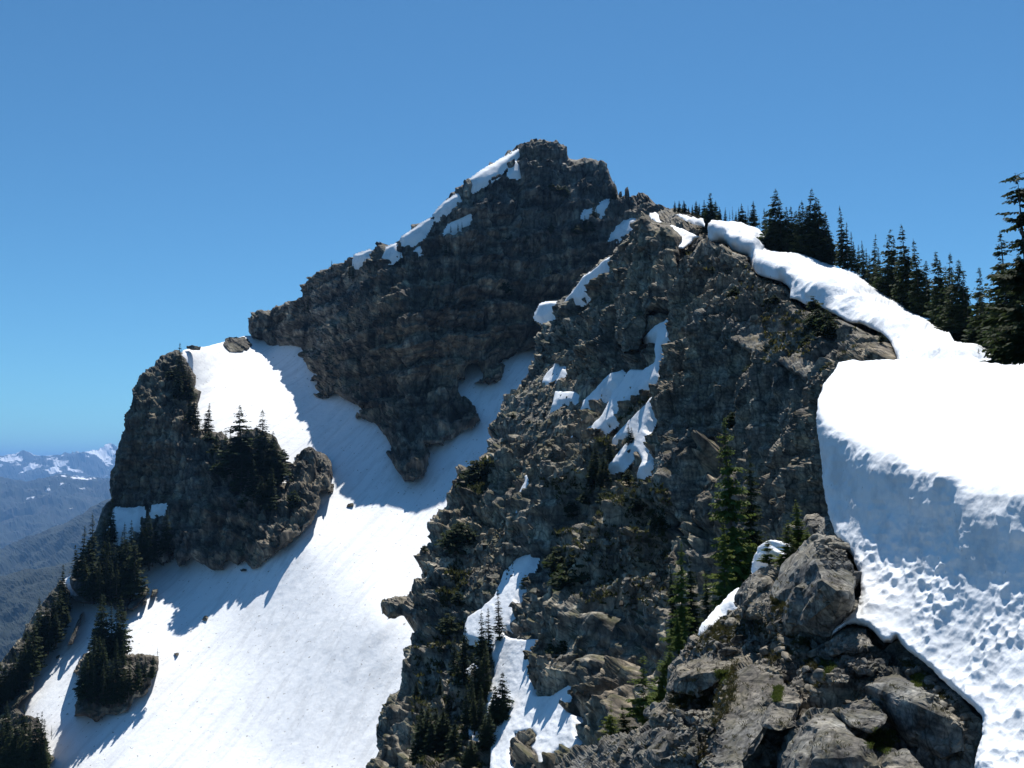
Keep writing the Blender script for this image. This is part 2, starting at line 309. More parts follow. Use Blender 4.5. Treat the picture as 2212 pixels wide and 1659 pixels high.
fNear = Field([(1768, 880, 16.2), (1788, 905, 15.7), (1830, 935, 14.9), (1880, 962, 14.0), (1950, 990, 12.9), (2050, 1020, 11.5), (2212, 1065, 9.9), (2400, 1120, 8.6), (1812, 785, 21), (1950, 778, 21.5), (2100, 780, 21), (2212, 790, 20), (2400, 800, 18), (2000, 880, 16.8), (2200, 930, 14.2), (1850, 850, 18),
    (1773, 1000, 15.8), (1790, 1080, 15.3), (1850, 1080, 14.15), (1950, 1090, 12.65), (2050, 1130, 11.32), (2212, 1190, 9.78), (2400, 1250, 8.6), (1830, 1200, 13.9), (1870, 1290, 12.6), (1950, 1220, 12.4), (2050, 1270, 11.05), (2212, 1320, 9.58), (1880, 1360, 11.9), (1950, 1370, 11.45), (2000, 1420, 10.85), (2100, 1460, 9.9), (2212, 1480, 8.95), (2120, 1600, 9.0), (2212, 1659, 8.2), (2115, 1800, 8.0), (2400, 1659, 7.0), (2300, 1900, 5.4)], 8)
# ---------------------------------------------------------------- displacement
def tiltz(P, a, b):  # bedding: coordinate across gently dipping beds
    return P[..., 2] + a * P[..., 0] + b * P[..., 1]
def rock_disp(A, L, s, vert=2.2, dip=(.18, .05), beds=1.0, cols=.6, r=.72, big=1.0, ribs=.5, shear=0.0):
    def f(P, px, py, sd):
        Q = P.copy(); Q[..., 2] = tiltz(P, *dip)
        wob = fbm(P / (L * 2.2), 3, s)
        Qw = Q + (wob * L * .25)[..., None]
        Qv = Qw.copy(); Qv[..., 2] /= vert
        f1, g1, _ = facet(Qv / L, s + 3, 1.2, 45)
        f2, g2, _ = facet(Qv / (L * .36) + 5, s + 9, 1.3, 28)
        f3, g3, _ = facet(Qw / (L * .13) + 9, s + 14, 1.5, 14)
        def saw(z):
            b = z - np.floor(z); return np.where(b < r, b / r, (1 - b) / (1 - r)) - .5
        h = big * f1 + .50 * f2 + .32 * f3 + .4 * wob
        h = h - .25 * (1 - sstep(0, .10, g1)) - .14 * (1 - sstep(0, .14, g2))
        hb = .6 + .8 * sstep(-.3, .4, fbm(P / (L * 3), 2, s + 31))
        h = h + beds * hb * (.5 * saw(Qw[..., 2] / (L * .5) + .6 * f1) + .17 * saw(Qw[..., 2] / (L * .17) + 1.2 * wob + 1.2 * f2) + .06 * saw(Qw[..., 2] / (L * .06) + 2 * wob + 2 * f2))
        xs = P[..., 0] - shear * P[..., 2]
        rb = fbm(np.stack([xs / (L * .75), P[..., 1] / (L * .75), P[..., 2] / (L * 5)], -1), 3, s + 41)
        h = h + ribs * (.5 - 2.6 * np.abs(rb))
        col = fbm(np.stack([Q[..., 0] / (L * .12), Q[..., 1] / (L * .12), Q[..., 2] / (L * .9)], -1), 3, s + 21)
        h = h + cols * .28 * col
        return A * h + .0
    return f
def snow_disp(A, L, s, dirv=(.46, .89, .5), streak=3.5):
    dv = np.array(dirv) / np.linalg.norm(dirv)
    def f(P, px, py, sd):
        a = (P * dv).sum(-1, keepdims=True); Q = P - dv * a * (1 - 1 / streak)
        Q2 = P - dv * a * (1 - 1 / 22.)
        return A * (fbm(Q / L, 5, s, .55) + .5 * fbm(P / (L * 3), 2, s + 5)) + .13 * fbm(Q2 / 1.6, 3, s + 8) + .16 * np.minimum(0, fbm(Q2 / 4.5, 3, s + 9) + .12)
    return f
# ---------------------------------------------------------------- far country
def far(name, top, field, mat, amp, L, y1, seed, step=4):
    poly = [(top[0][0], y1)] + top + [(top[-1][0], y1)]
    def dsp(P, px, py, sd):
        r = 1 - np.abs(fbm(P / L, 5, seed, .55)) * 2.2
        return amp * (r * .8 + .35 * fbm(P / (L * .35), 4, seed + 3))
    return relief(name, poly, field, M[mat], dsp, step=step, band=4, thick=amp * 6, roll=amp, rough=1.2, smooth=False, seed=seed)
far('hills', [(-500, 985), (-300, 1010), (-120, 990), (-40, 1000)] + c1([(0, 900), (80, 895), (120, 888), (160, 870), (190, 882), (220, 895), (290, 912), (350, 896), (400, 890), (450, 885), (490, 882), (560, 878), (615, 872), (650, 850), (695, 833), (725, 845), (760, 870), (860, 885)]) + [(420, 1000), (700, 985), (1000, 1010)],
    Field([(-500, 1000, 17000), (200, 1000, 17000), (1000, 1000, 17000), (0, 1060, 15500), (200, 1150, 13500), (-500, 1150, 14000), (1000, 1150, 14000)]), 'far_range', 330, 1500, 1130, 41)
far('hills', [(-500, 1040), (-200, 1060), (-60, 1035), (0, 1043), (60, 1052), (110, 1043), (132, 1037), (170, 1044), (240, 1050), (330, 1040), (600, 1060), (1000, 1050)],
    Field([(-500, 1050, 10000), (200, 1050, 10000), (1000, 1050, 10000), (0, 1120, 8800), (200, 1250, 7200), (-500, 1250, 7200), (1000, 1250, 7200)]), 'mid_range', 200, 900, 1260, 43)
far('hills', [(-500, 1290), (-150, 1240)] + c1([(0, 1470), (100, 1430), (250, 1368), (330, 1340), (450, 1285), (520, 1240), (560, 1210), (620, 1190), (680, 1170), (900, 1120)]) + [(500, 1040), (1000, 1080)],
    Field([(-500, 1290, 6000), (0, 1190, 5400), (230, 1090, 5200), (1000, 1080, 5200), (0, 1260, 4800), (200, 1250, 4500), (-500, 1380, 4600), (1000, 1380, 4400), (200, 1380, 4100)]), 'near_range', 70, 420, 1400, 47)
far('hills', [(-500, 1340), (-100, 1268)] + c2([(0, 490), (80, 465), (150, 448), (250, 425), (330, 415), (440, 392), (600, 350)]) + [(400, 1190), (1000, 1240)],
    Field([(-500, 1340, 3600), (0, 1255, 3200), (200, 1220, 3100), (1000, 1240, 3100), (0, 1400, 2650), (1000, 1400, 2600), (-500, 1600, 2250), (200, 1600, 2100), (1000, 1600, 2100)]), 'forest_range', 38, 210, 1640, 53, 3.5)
bm = bmesh.new(); bmesh.ops.create_grid(bm, x_segments=60, y_segments=60, size=30000)
for v in bm.verts: v.co.z = -690 + 25 * math.sin(v.co.x * .0011) * math.cos(v.co.y * .0013)
me = bpy.data.meshes.new('ground'); bm.to_mesh(me); bm.free(); me.materials.append(M['forest_range'])
gr = bpy.data.objects.new('ground', me); gr.location = (0, 12000, 0); COL.objects.link(gr); tag(gr, kind='structure')
# ---------------------------------------------------------------- the bowl of snow
bowl = [(395, 757), (415, 752), (450, 748), (485, 738), (520, 728), (545, 724), (700, 700), (1000, 720), (1200, 690), (1400, 800), (1400, 1200), (1250, 1900), (-250, 1900), (-250, 1620), (-60, 1480), (20, 1430), (60, 1360), (95, 1300), (130, 1258), (165, 1235), (205, 1200), (250, 1165), (290, 1120), (300, 1000), (300, 900)]
relief('snow_slope', bowl, fBowl, M['snow_bowl'], snow_disp(.22, 6, 61, streak=7), step=3.5, band=4, thick=30, roll=3, rough=1.5, smooth=True, seed=61)
# ---------------------------------------------------------------- the peak
peak = [(543, 728), (537, 715), (538, 690), (545, 675), (562, 667), (585, 671), (600, 664), (612, 668), (628, 656), (640, 652), (652, 640), (655, 618), (672, 612), (680, 602), (692, 600), (700, 588), (712, 586), (722, 576), (745, 569), (760, 561), (770, 552), (797, 543), (800, 534), (815, 530), (824, 526), (836, 535), (852, 530), (862, 516), (874, 514), (885, 503), (910, 484), (930, 472),
    (945, 455), (965, 436), (984, 422), (986, 405), (1006, 396), (1018, 386), (1045, 368), (1078, 350), (1088, 338), (1098, 328), (1112, 322), (1130, 316), (1138, 312), (1146, 303), (1158, 297), (1168, 296), (1182, 303), (1200, 305), (1208, 309), (1220, 322), (1224, 336), (1238, 348), (1252, 347), (1258, 343), (1272, 341), (1284, 345), (1300, 350), (1312, 356), (1316, 372), (1324, 392), (1330, 408), (1334, 428),
    (1350, 430), (1368, 428), (1392, 421), (1402, 425), (1406, 433), (1425, 440), (1437, 450), (1470, 452), (1540, 470), (1600, 520), (1600, 700), (1500, 780), (1200, 790), (1165, 770), (1155, 745), (1140, 750), (1120, 756), (1098, 768), (1080, 776), (1094, 786), (1086, 805), (1082, 822), (1060, 833), (1038, 826), (1024, 824), (1046, 812), (1040, 800), (1030, 786), (1012, 787), (1003, 797), (1005, 815), (990, 815), (989, 835), (993, 855), (1012, 863), (1025, 872), (1032, 895), (1038, 908), (1022, 926), (995, 925), (975, 942), (955, 966), (922, 972),
    (930, 985), (925, 1005), (915, 1030), (895, 1044), (872, 1038), (856, 1015), (845, 990), (846, 965), (838, 950), (825, 935), (812, 916), (790, 905), (765, 900), (785, 888), (803, 882), (796, 874), (778, 878), (765, 867), (740, 858), (720, 846), (706, 858), (690, 862), (682, 850), (690, 836), (700, 828), (675, 826), (650, 820), (668, 813), (690, 810), (668, 798), (655, 782), (645, 765), (642, 748), (620, 745), (600, 749), (578, 744), (565, 730)]
pk = [[(1122, 324), (1105, 334), (1075, 352), (1045, 369), (1018, 388), (1024, 408), (1045, 394), (1075, 377), (1085, 362), (1110, 342)],
      [(986, 423), (960, 440), (940, 462), (942, 470), (970, 452), (990, 432)], [(930, 474), (905, 490), (870, 513), (874, 532), (900, 518), (915, 502)],
      [(852, 530), (835, 537), (821, 560), (845, 562), (862, 548)], [(797, 543), (768, 553), (766, 572), (786, 567), (809, 562), (792, 551)],
      [(1017, 461), (995, 471), (974, 482), (963, 502), (988, 497), (1008, 487), (1020, 475)], [(1114, 349), (1108, 357), (1104, 376), (1121, 377), (1123, 357)],
      [(1322, 434), (1309, 435), (1288, 445), (1284, 459), (1298, 462), (1313, 449)], [(1284, 449), (1267, 454), (1262, 465), (1281, 462)],
      [(1368, 476), (1350, 478), (1330, 489), (1320, 517), (1347, 512), (1366, 500)], [(1302, 810 - 300), (1299, 512), (1301, 514)][:0] or [(908, 534), (899, 541), (901, 545), (912, 540)]]
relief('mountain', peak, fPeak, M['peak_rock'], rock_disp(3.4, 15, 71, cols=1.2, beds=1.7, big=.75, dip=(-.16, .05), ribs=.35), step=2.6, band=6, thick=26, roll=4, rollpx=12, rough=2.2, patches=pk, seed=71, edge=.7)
for i, p in enumerate(pk): snow_patch(p, fPeak, .32, seed=80 + i)
# ---------------------------------------------------------------- left outcrop and rocks in the bowl
outc = [(384, 756), (368, 758), (348, 772), (338, 790), (318, 800), (300, 818), (290, 840), (282, 875), (272, 895), (266, 930), (258, 960), (248, 1010), (240, 1045), (242, 1085), (250, 1105), (236, 1140), (232, 1160), (262, 1158), (290, 1140), (315, 1160), (320, 1205), (335, 1213), (350, 1220), (366, 1215), (372, 1190), (378, 1212), (388, 1226), (402, 1215), (418, 1211), (436, 1214), (455, 1225), (478, 1228), (487, 1212),
    (498, 1210), (512, 1218), (526, 1210), (545, 1230), (560, 1226), (580, 1205), (605, 1190), (630, 1172), (634, 1158), (655, 1143), (672, 1128), (688, 1100), (692, 1080), (686, 1062), (704, 1050), (716, 1062), (714, 1045), (716, 1010), (708, 985), (690, 972), (668, 970), (648, 980), (635, 1000), (626, 1040), (616, 1058), (600, 1050), (598, 1038), (612, 1015), (616, 990), (608, 970), (592, 945), (575, 935), (555, 925), (525, 930), (500, 950), (480, 935), (455, 928),
    (430, 918), (424, 885), (434, 850), (418, 838), (420, 812), (408, 790), (396, 768)]
po = [c1([(870, 1185), (790, 1210), (720, 1200), (690, 1280), (665, 1370), (740, 1400), (850, 1330), (880, 1230)]), c1([(1012, 1170), (945, 1175), (948, 1235), (1000, 1225)])]
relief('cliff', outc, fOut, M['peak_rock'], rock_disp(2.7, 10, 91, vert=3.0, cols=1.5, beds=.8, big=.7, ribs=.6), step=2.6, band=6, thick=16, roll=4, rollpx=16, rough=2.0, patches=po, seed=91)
for i, p in enumerate(po): snow_patch(p, fOut, .35, seed=100 + i)
isl = [[(242, 1075), (222, 1095), (205, 1150), (180, 1185), (160, 1215), (150, 1250), (155, 1270), (178, 1288), (200, 1300), (240, 1305), (262, 1325), (262, 1345), (285, 1295), (292, 1270), (290, 1245), (310, 1235), (328, 1215), (318, 1160), (290, 1145), (262, 1160), (240, 1150), (250, 1105)],
       [(130, 1255), (150, 1275), (152, 1310), (138, 1345), (115, 1385), (85, 1425), (70, 1465), (40, 1500), (0, 1520), (-90, 1560), (-200, 1640), (-260, 1600), (-60, 1470), (0, 1430), (45, 1375), (70, 1330), (100, 1290)],
       c2([(490, 1000), (460, 1060), (500, 1090), (510, 1140), (480, 1230), (465, 1340), (540, 1345), (600, 1365), (650, 1325), (760, 1320), (800, 1300), (830, 1230), (900, 1190), (940, 1130), (980, 1040), (990, 960), (940, 945), (860, 935), (780, 950), (740, 900), (700, 880), (640, 900), (560, 940)]),
       c2([(-60, 1150), (60, 1130), (180, 1080), (215, 1110), (190, 1200), (150, 1230), (100, 1280), (150, 1330), (240, 1350), (290, 1500), (300, 1560), (340, 1590), (320, 1640), (300, 1700), (260, 1900), (-100, 2100), (-600, 2100), (-600, 1500)]),
       c2([(920, 520), (880, 550), (860, 590), (800, 630), (780, 660), (830, 680), (860, 650), (900, 590), (930, 550)]), c2([(980, 545), (950, 550), (935, 585), (970, 575)]), c2([(915, 600), (890, 615), (885, 650), (912, 635)]),
       c2([(440, 840), (425, 880), (415, 890), (450, 885), (465, 850), (500, 760), (520, 690), (500, 700), (460, 790)]), c2([(530, 560), (480, 590), (440, 585), (470, 620), (520, 640), (590, 640), (600, 600)])]
for i, p in enumerate(isl):
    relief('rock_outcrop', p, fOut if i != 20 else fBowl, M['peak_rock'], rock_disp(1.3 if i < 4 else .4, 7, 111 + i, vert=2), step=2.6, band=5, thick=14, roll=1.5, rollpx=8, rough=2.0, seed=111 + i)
# ---------------------------------------------------------------- middle buttress
but = [(1388, 462), (1376, 470), (1364, 482), (1366, 500), (1350, 525), (1332, 550), (1318, 556), (1285, 576), (1256, 598), (1218, 650), (1190, 652), (1164, 656), (1153, 685), (1162, 715), (1158, 760), (1150, 795), (1132, 830), (1110, 850), (1098, 872), (1072, 900), (1060, 930), (1055, 955), (1046, 985), (1030, 982), (1020, 990), (1000, 1000), (984, 1012), (985, 1048), (1008, 1052), (975, 1068), (968, 1080), (950, 1100), (932, 1135), (925, 1170), (908, 1190), (902, 1236), (918, 1232), (935, 1225), (940, 1230), (905, 1262), (885, 1285), (860, 1300), (845, 1304), (832, 1330), (845, 1332), (848, 1348), (870, 1338), (893, 1342), (902, 1352), (885, 1378), (876, 1402), (873, 1415), (880, 1430),
    (868, 1455), (870, 1475), (858, 1490), (840, 1500), (820, 1545), (812, 1580), (805, 1605), (833, 1600), (818, 1625), (808, 1659), (790, 1720), (740, 1900), (1300, 1900), (1750, 1750), (1950, 1300), (1900, 1000), (1600, 700), (1475, 620), (1468, 560), (1462, 505), (1450, 490), (1432, 486), (1408, 484), (1400, 470)]
pb = [c6([(1965, 10), (1920, 38), (1860, 68), (1792, 142), (1840, 138), (1882, 110), (1865, 210), (1870, 270), (1855, 300), (1790, 340), (1715, 335), (1650, 415), (1635, 440), (1600, 490), (1540, 620), (1450, 700), (1400, 780), (1362, 875), (1440, 795), (1530, 705), (1620, 640), (1618, 590), (1720, 530), (1885, 390), (1898, 300), (1910, 200), (1955, 150)]),
      c6([(1872, 478), (1800, 560), (1700, 660), (1600, 770), (1600, 790), (1690, 750), (1720, 765), (1650, 840), (1570, 945), (1640, 930), (1720, 840), (1745, 830), (1790, 900), (1755, 980), (1855, 935), (1855, 895), (1812, 915), (1820, 850), (1858, 760), (1812, 720), (1832, 640), (1855, 560)]),
      c6([(1642, 343), (1590, 360), (1540, 410), (1480, 475), (1420, 530), (1398, 592), (1440, 570), (1500, 550), (1570, 470), (1612, 410)]), c6([(1412, 640), (1400, 700), (1300, 800), (1238, 868), (1300, 842), (1400, 755), (1455, 680)]),
      c6([(1255, 272), (1230, 320), (1170, 380), (1160, 425), (1210, 428), (1245, 402), (1282, 330)]), c6([(1245, 468), (1216, 585), (1270, 542), (1340, 532), (1370, 552), (1387, 490), (1360, 470), (1290, 473)]),
      c6([(1148, 938), (1110, 972), (1058, 998), (1052, 1040), (1010, 1120), (952, 1208), (1000, 1202), (1060, 1135), (1103, 1050), (1112, 990)]), c6([(1057, 1162), (1010, 1208), (986, 1252), (1042, 1224)]),
      c7([(1112, 328), (1060, 335), (1010, 355), (930, 440), (900, 510), (860, 600), (780, 670), (700, 720), (678, 800), (700, 852), (770, 868), (850, 890), (845, 930), (870, 1000), (860, 1100), (820, 1230), (820, 1340), (900, 1390), (850, 1470), (840, 1657), (830, 1900), (1160, 1900), (1150, 1657), (980, 1657), (968, 1560), (1000, 1450), (1110, 1440), (1132, 1470), (1075, 1530), (1132, 1580), (1142, 1657), (1190, 1657), (1230, 1600), (1300, 1540), (1300, 1580), (1388, 1550), (1392, 1490), (1370, 1440), (1378, 1340), (1320, 1310), (1372, 1220), (1372, 1118), (1320, 1160), (1220, 1215), (1130, 1217), (1118, 1180), (1100, 1080), (1098, 970), (1120, 900), (1148, 858), (1060, 866), (950, 852), (930, 822), (990, 720), (1002, 610), (1042, 510), (1088, 400)]),
      c7([(742, 1008), (690, 1050), (672, 1094), (742, 1092)]), c7([(497, 416), (450, 458), (422, 503), (480, 472)]), c7([(716, 1398), (688, 1430), (720, 1473), (737, 1440)]),
      [(1322, 557), (1309, 561), (1288, 579), (1260, 600), (1219, 653), (1239, 642), (1243, 649), (1253, 651), (1281, 628), (1299, 615), (1299, 600), (1321, 589)], [(1212, 655), (1191, 653), (1166, 658), (1155, 683), (1173, 691), (1198, 674)]]
CALM = [c6([(1000, 430), (1160, 300), (1300, 420), (1560, 420), (1420, 640), (1250, 850), (1120, 900), (1000, 760), (880, 700)]), c6([(1420, 800), (1620, 660), (1860, 420), (1780, 560), (1560, 780), (1350, 980)]), c7([(640, 600), (700, 470), (960, 120), (985, 330), (900, 420), (800, 560), (740, 640)]), c7([(1880, 260), (2000, 200), (2010, 480), (1900, 440)])]
dB = rock_disp(2.9, 12, 131, vert=1.3, cols=.6, beds=1.35, r=.6, big=.7, dip=(.25, .1), ribs=.6, shear=.25)
relief('rock_face', but, fBut, M['cliff_rock'], dB, step=2.3, band=7, thick=14, roll=3, rollpx=14, rough=2.4, patches=pb, seed=131, calm=CALM)
for i, p in enumerate(pb): snow_patch(p, fBut, .32, seed=140 + i, wav=.14)
pillar = [(1388, 460), (1376, 468), (1364, 482), (1364, 500), (1347, 530), (1330, 556), (1324, 600), (1328, 680), (1338, 740), (1360, 770), (1385, 745), (1394, 700), (1402, 676), (1436, 668), (1452, 660), (1460, 610), (1468, 545), (1462, 505), (1450, 490), (1432, 486), (1412, 486), (1402, 470)]
relief('rock_face', pillar, lambda x, y: fBut(x, y) * .968, M['cliff_rock'], rock_disp(1.7, 8, 141, vert=2.6, cols=1.6, beds=.6, r=.6, big=.9, ribs=1.1), step=2.3, band=6, thick=9, roll=3, rollpx=22, rough=2.4, seed=141, edge=.6)
# ---------------------------------------------------------------- right rock wall
wall = [(1468, 540), (1480, 530), (1500, 528), (1515, 512), (1532, 508), (1550, 520), (1590, 548), (1612, 552), (1620, 588), (1645, 604), (1700, 625), (1706, 652), (1740, 668), (1765, 668), (1800, 688), (1850, 706), (1905, 730), (1935, 765), (1960, 800), (2200, 900), (2200, 1250), (1800, 1200), (1700, 1180), (1600, 1190), (1540, 1160), (1470, 1130), (1425, 1085), (1418, 1010), (1432, 930), (1422, 860), (1432, 820), (1446, 760), (1452, 690), (1462, 610)]
relief('rock_face', wall, fWall, M['ridge_rock'], rock_disp(2.3, 9, 151, vert=2.8, cols=1.4, beds=.6, dip=(-.4, .1), ribs=1.0, shear=.4, big=.8), step=2.6, band=6, thick=10, roll=3, rollpx=22, rough=2.2, seed=151)
# ---------------------------------------------------------------- ridge behind the trees, the cornice ridge
back = [(1405, 462), (1440, 452), (1500, 462), (1540, 478), (1600, 486), (1660, 515), (1720, 545), (1780, 568), (1860, 602), (1950, 655), (2040, 712), (2130, 765), (2212, 782), (2400, 800), (2400, 1000), (1900, 900), (1500, 700), (1405, 560)]
relief('ridge', back, fBack, M['ridge_rock'], rock_disp(.7, 6, 161), step=3.5, band=5, thick=90, drop=2, roll=2, rough=1.5, seed=161)
corn = [c5([(-60, 350), (-90, 345), (-115, 340), (-118, 370), (-60, 420), (20, 420), (90, 445), (200, 490), (150, 530), (90, 570), (40, 575), (0, 500), (-50, 400)]),
        c5([(40, 345), (120, 360), (220, 385), (230, 430), (150, 410), (80, 375)]),
        [(1533, 505), (1532, 486), (1538, 475), (1560, 476), (1600, 483), (1640, 497), (1652, 512), (1655, 528), (1645, 540), (1680, 543), (1730, 549), (1790, 571), (1850, 592), (1905, 632), (1925, 645), (1960, 664), (2005, 686), (2050, 712), (2060, 740), (2110, 748), (2140, 766), (2212, 785), (2420, 800), (2420, 960), (1950, 860), (1938, 776), (1925, 740), (1905, 722), (1880, 712), (1860, 700), (1830, 695), (1810, 685), (1790, 672), (1768, 664), (1740, 660), (1725, 650), (1708, 646), (1705, 620), (1690, 610), (1665, 602), (1640, 597), (1622, 578), (1616, 552), (1585, 545), (1570, 525), (1548, 520), (1533, 520)]]
def corn_disp(P, px, py, sd):
    f, g, r = facet(P / np.array([5.0, 7.0, 4.0]), 171)
    _, _, r2 = facet(P / 1.1, 177)
    return .9 * fbm(P / 6, 4, 172) + .9 * (r - .5) + .16 * fbm(P / .9, 3, 173) + .3 * r2 * sstep(-.2, .3, fbm(P / 9, 2, 178))
for i, p in enumerate(corn): relief('snow_cornice', p, fRidge, M['snow'], corn_disp, step=2.6, band=5, thick=5, roll=1.6, rollpx=9, rough=.9, smooth=True, seed=171 + i)
# ---------------------------------------------------------------- foreground ground and the near cornice
fore = [(1797, 1115), (1775, 1125), (1762, 1160), (1740, 1185), (1700, 1200), (1650, 1225), (1618, 1248), (1612, 1290), (1570, 1330), (1525, 1365), (1495, 1378), (1470, 1410), (1450, 1440), (1442, 1480), (1420, 1540), (1370, 1575), (1300, 1592), (1250, 1620), (1200, 1659), (1150, 1760), (1080, 1900), (2400, 1900), (2400, 1380), (2150, 1350), (1950, 1250), (1880, 1130)]
pf = [c8([(470, 555), (400, 590), (310, 690), (185, 828), (250, 790), (330, 695), (430, 662), (485, 610)]), c8([(680, 240), (640, 250), (590, 290), (540, 400), (528, 475), (560, 430), (600, 390), (680, 330)])]
relief('rocky_ground', fore, lambda x, y: fFore(x, y) * 1.015, M['boulder_rock'], rock_disp(.2, 1.2, 181, vert=.8, dip=(-.5, -.3), cols=.1, beds=.3, ribs=.2), step=2.3, band=6, thick=7, drop=4, roll=.5, rollpx=14, rough=3, patches=pf, seed=181, sink=.06)
for i, p in enumerate(pf): snow_patch(p, fFore, .14, seed=190 + i)
near = [(1812, 782), (1850, 779), (1950, 776), (2050, 777), (2100, 781), (2150, 785), (2212, 790), (2420, 800), (2420, 1900), (2115, 1900)] + c8([(1915, 1657), (1920, 1600), (1958, 1450), (1962, 1340), (1900, 1280), (1750, 1150), (1600, 1010), (1480, 920), (1420, 850), (1385, 880), (1340, 880), (1285, 820), (1250, 785), (1180, 765), (1110, 775), (1015, 850), (1030, 800), (1100, 740), (1195, 650), (1202, 550), (1182, 430), (1150, 350), (1090, 260), (1035, 200)]) + [(1788, 1085), (1778, 1030), (1770, 960), (1765, 900), (1768, 860), (1778, 832), (1800, 806)]
def near_disp(P, px, py, sd):
    rimy = np.interp(px, [1700, 1768, 1790, 1830, 1880, 1950, 2050, 2212, 2420], [860, 880, 905, 935, 962, 990, 1020, 1065, 1120])
    face = sstep(-8, 30, py - rimy); low = sstep(120, 330, py - rimy)
    Q = P * np.array([1, 1, 1.25]) + .035 * np.stack([fbm(P * 3.2, 2, 3), fbm(P * 3.2, 2, 4), fbm(P * 3.2, 2, 5)], -1)
    _, g1, r1 = facet(Q / .19, 201); _, g2, r2 = facet(Q / .10 + 7, 202)
    cup = .075 * r1 ** 1.7 + .034 * r2 ** 2
    vary = .4 + 1.1 * sstep(-.4, .4, fbm(P * 1.3, 3, 208)); rim = sstep(60, 8, py - rimy)
    lines = fbm(np.stack([P[..., 0] * .5 + P[..., 2], P[..., 1] * .5, P[..., 2] * 4.5 + P[..., 0] * .9], -1), 3, 206)
    return face * (vary * (.32 + .40 * low + .35 * rim) * cup + .018 * lines + .035 * fbm(P * 1.1, 3, 203) + .012 * fbm(P * 7, 3, 209)) + (1 - face) * (.03 * fbm(P * 2.5, 5, 204)) + .05 * fbm(P * .5, 2, 205)
relief('snow_bank', near, fNear, M['snow_near'], near_disp, step=2.2, band=5, thick=1.6, roll=.35, rollpx=12, rough=1.9, smooth=True, seed=201)
# ---------------------------------------------------------------- conifers
def conifer_mesh(seed, whorls, per, m, Rw=.15, droop=.25, thick=1.0, power=.8, low=.03, gap=.15, hang=False, onesided=False):
    rnd = random.Random(seed); V = []; Fc = []
    lobes = [rnd.uniform(.7, 1.2) for _ in range(7)]
    for i in range(whorls):
        t = (i + rnd.uniform(-.5, .5)) / whorls
        h = low + (1 - low) * max(0, t) ** .92
        if h > .985: continue
        Lr = Rw * ((1 - h) ** power) * (.5 + .5 * min(1, (h + .08) / .2)) + .006
        if rnd.random() < gap: Lr *= rnd.uniform(.35, .7)
        for b in range(per):
            h_ = h; a = rnd.uniform(0, 2 * math.pi); L = Lr * rnd.uniform(.6, 1.18) * lobes[int(a / 6.2832 * 6.99)]
            ca, sa = math.cos(a), math.sin(a); dr = droop * rnd.uniform(.6, 1.5) * (1.15 - h)
            k = max(2, int(m * L / Rw + 1)); h = min(.99, h_ + rnd.uniform(-.5, .5) / whorls)
            for j in range(k):
                u = (j + rnd.uniform(.2, .9)) / k; r = L * u
                z = h - dr * L * u * (1.6 - u * 1.1) + rnd.uniform(-.003, .003)
                ln = (L * .42 * (1 - u * .55) + .006) * rnd.uniform(.7, 1.3) * (1 if m < 8 else (.62 if m < 20 else .46))
                wd = ln * .30 * thick
                for sd in (-1, 1):
                    aa = a + sd * rnd.uniform(.35, 1.0); ex, ey = math.cos(aa), math.sin(aa)
                    x0, y0 = ca * r, sa * r; zz = z; n = len(V)
                    dz = -ln * rnd.uniform(.05, .55)
                    if hang: dz -= ln * .35
                    nx, ny = -ey * wd, ex * wd; tw = rnd.uniform(-1, 1) * wd
                    V += [(x0 - nx * .35, y0 - ny * .35, zz - tw * .4), (x0 + nx * .35, y0 + ny * .35, zz + tw * .4),
                          (x0 + ex * ln * .6 + nx, y0 + ey * ln * .6 + ny, zz + dz * .5 + tw), (x0 + ex * ln, y0 + ey * ln, zz + dz),
                          (x0 + ex * ln * .55 - nx, y0 + ey * ln * .55 - ny, zz + dz * .5 - tw)]
                    Fc += [(n, n + 1, n + 2), (n, n + 2, n + 4), (n + 4, n + 2, n + 3)]
            if m >= 8:  # woody limb
                n = len(V); w_ = .0022
                for u in (0, .5, .95):
                    z = h - dr * L * u * (1.6 - u * 1.1); q = w_ * (1.05 - u)
                    V += [(ca * L * u - sa * q, sa * L * u + ca * q, z), (ca * L * u + sa * q, sa * L * u - ca * q, z), (ca * L * u, sa * L * u, z - q)]
                for s_ in (0, 3):
                    for e in range(3):
                        p, q_ = n + s_ + e, n + s_ + (e + 1) % 3; Fc += [(p, q_, q_ + 3), (p, q_ + 3, p + 3)]

    for e in range(10):
        a = rnd.uniform(0, 6.28); z = .95 + .05 * e / 10; n = len(V); l = .012 * (1 - e / 13)
        V += [(0, 0, z), (math.cos(a) * l, math.sin(a) * l, z + .012), (-math.sin(a) * .002, math.cos(a) * .002, z + .008)]; Fc.append((n, n + 1, n + 2))
    return V, Fc
def trunk_mesh(seed, r=.011, lean=.0):
    rnd = random.Random(seed); V = []; Fc = []; n = 7; lv = [(-.12, 1.5), (0, 1.3), (.05, 1), (.3, .8), (.6, .5), (.85, .22), (1.0, .03)]
    ox = oy = 0
    for z, q in lv:
        ox += rnd.uniform(-1, 1) * .003; oy += rnd.uniform(-1, 1) * .003
        V += [(ox + math.cos(6.2832 * i / n) * r * q, oy + math.sin(6.2832 * i / n) * r * q, z) for i in range(n)]
    for l in range(len(lv) - 1):
        for i in range(n):
            a, b = l * n + i, l * n + (i + 1) % n; Fc += [(a, b, b + n), (a, b + n, a + n)]
    return V, Fc
PROTO = {}
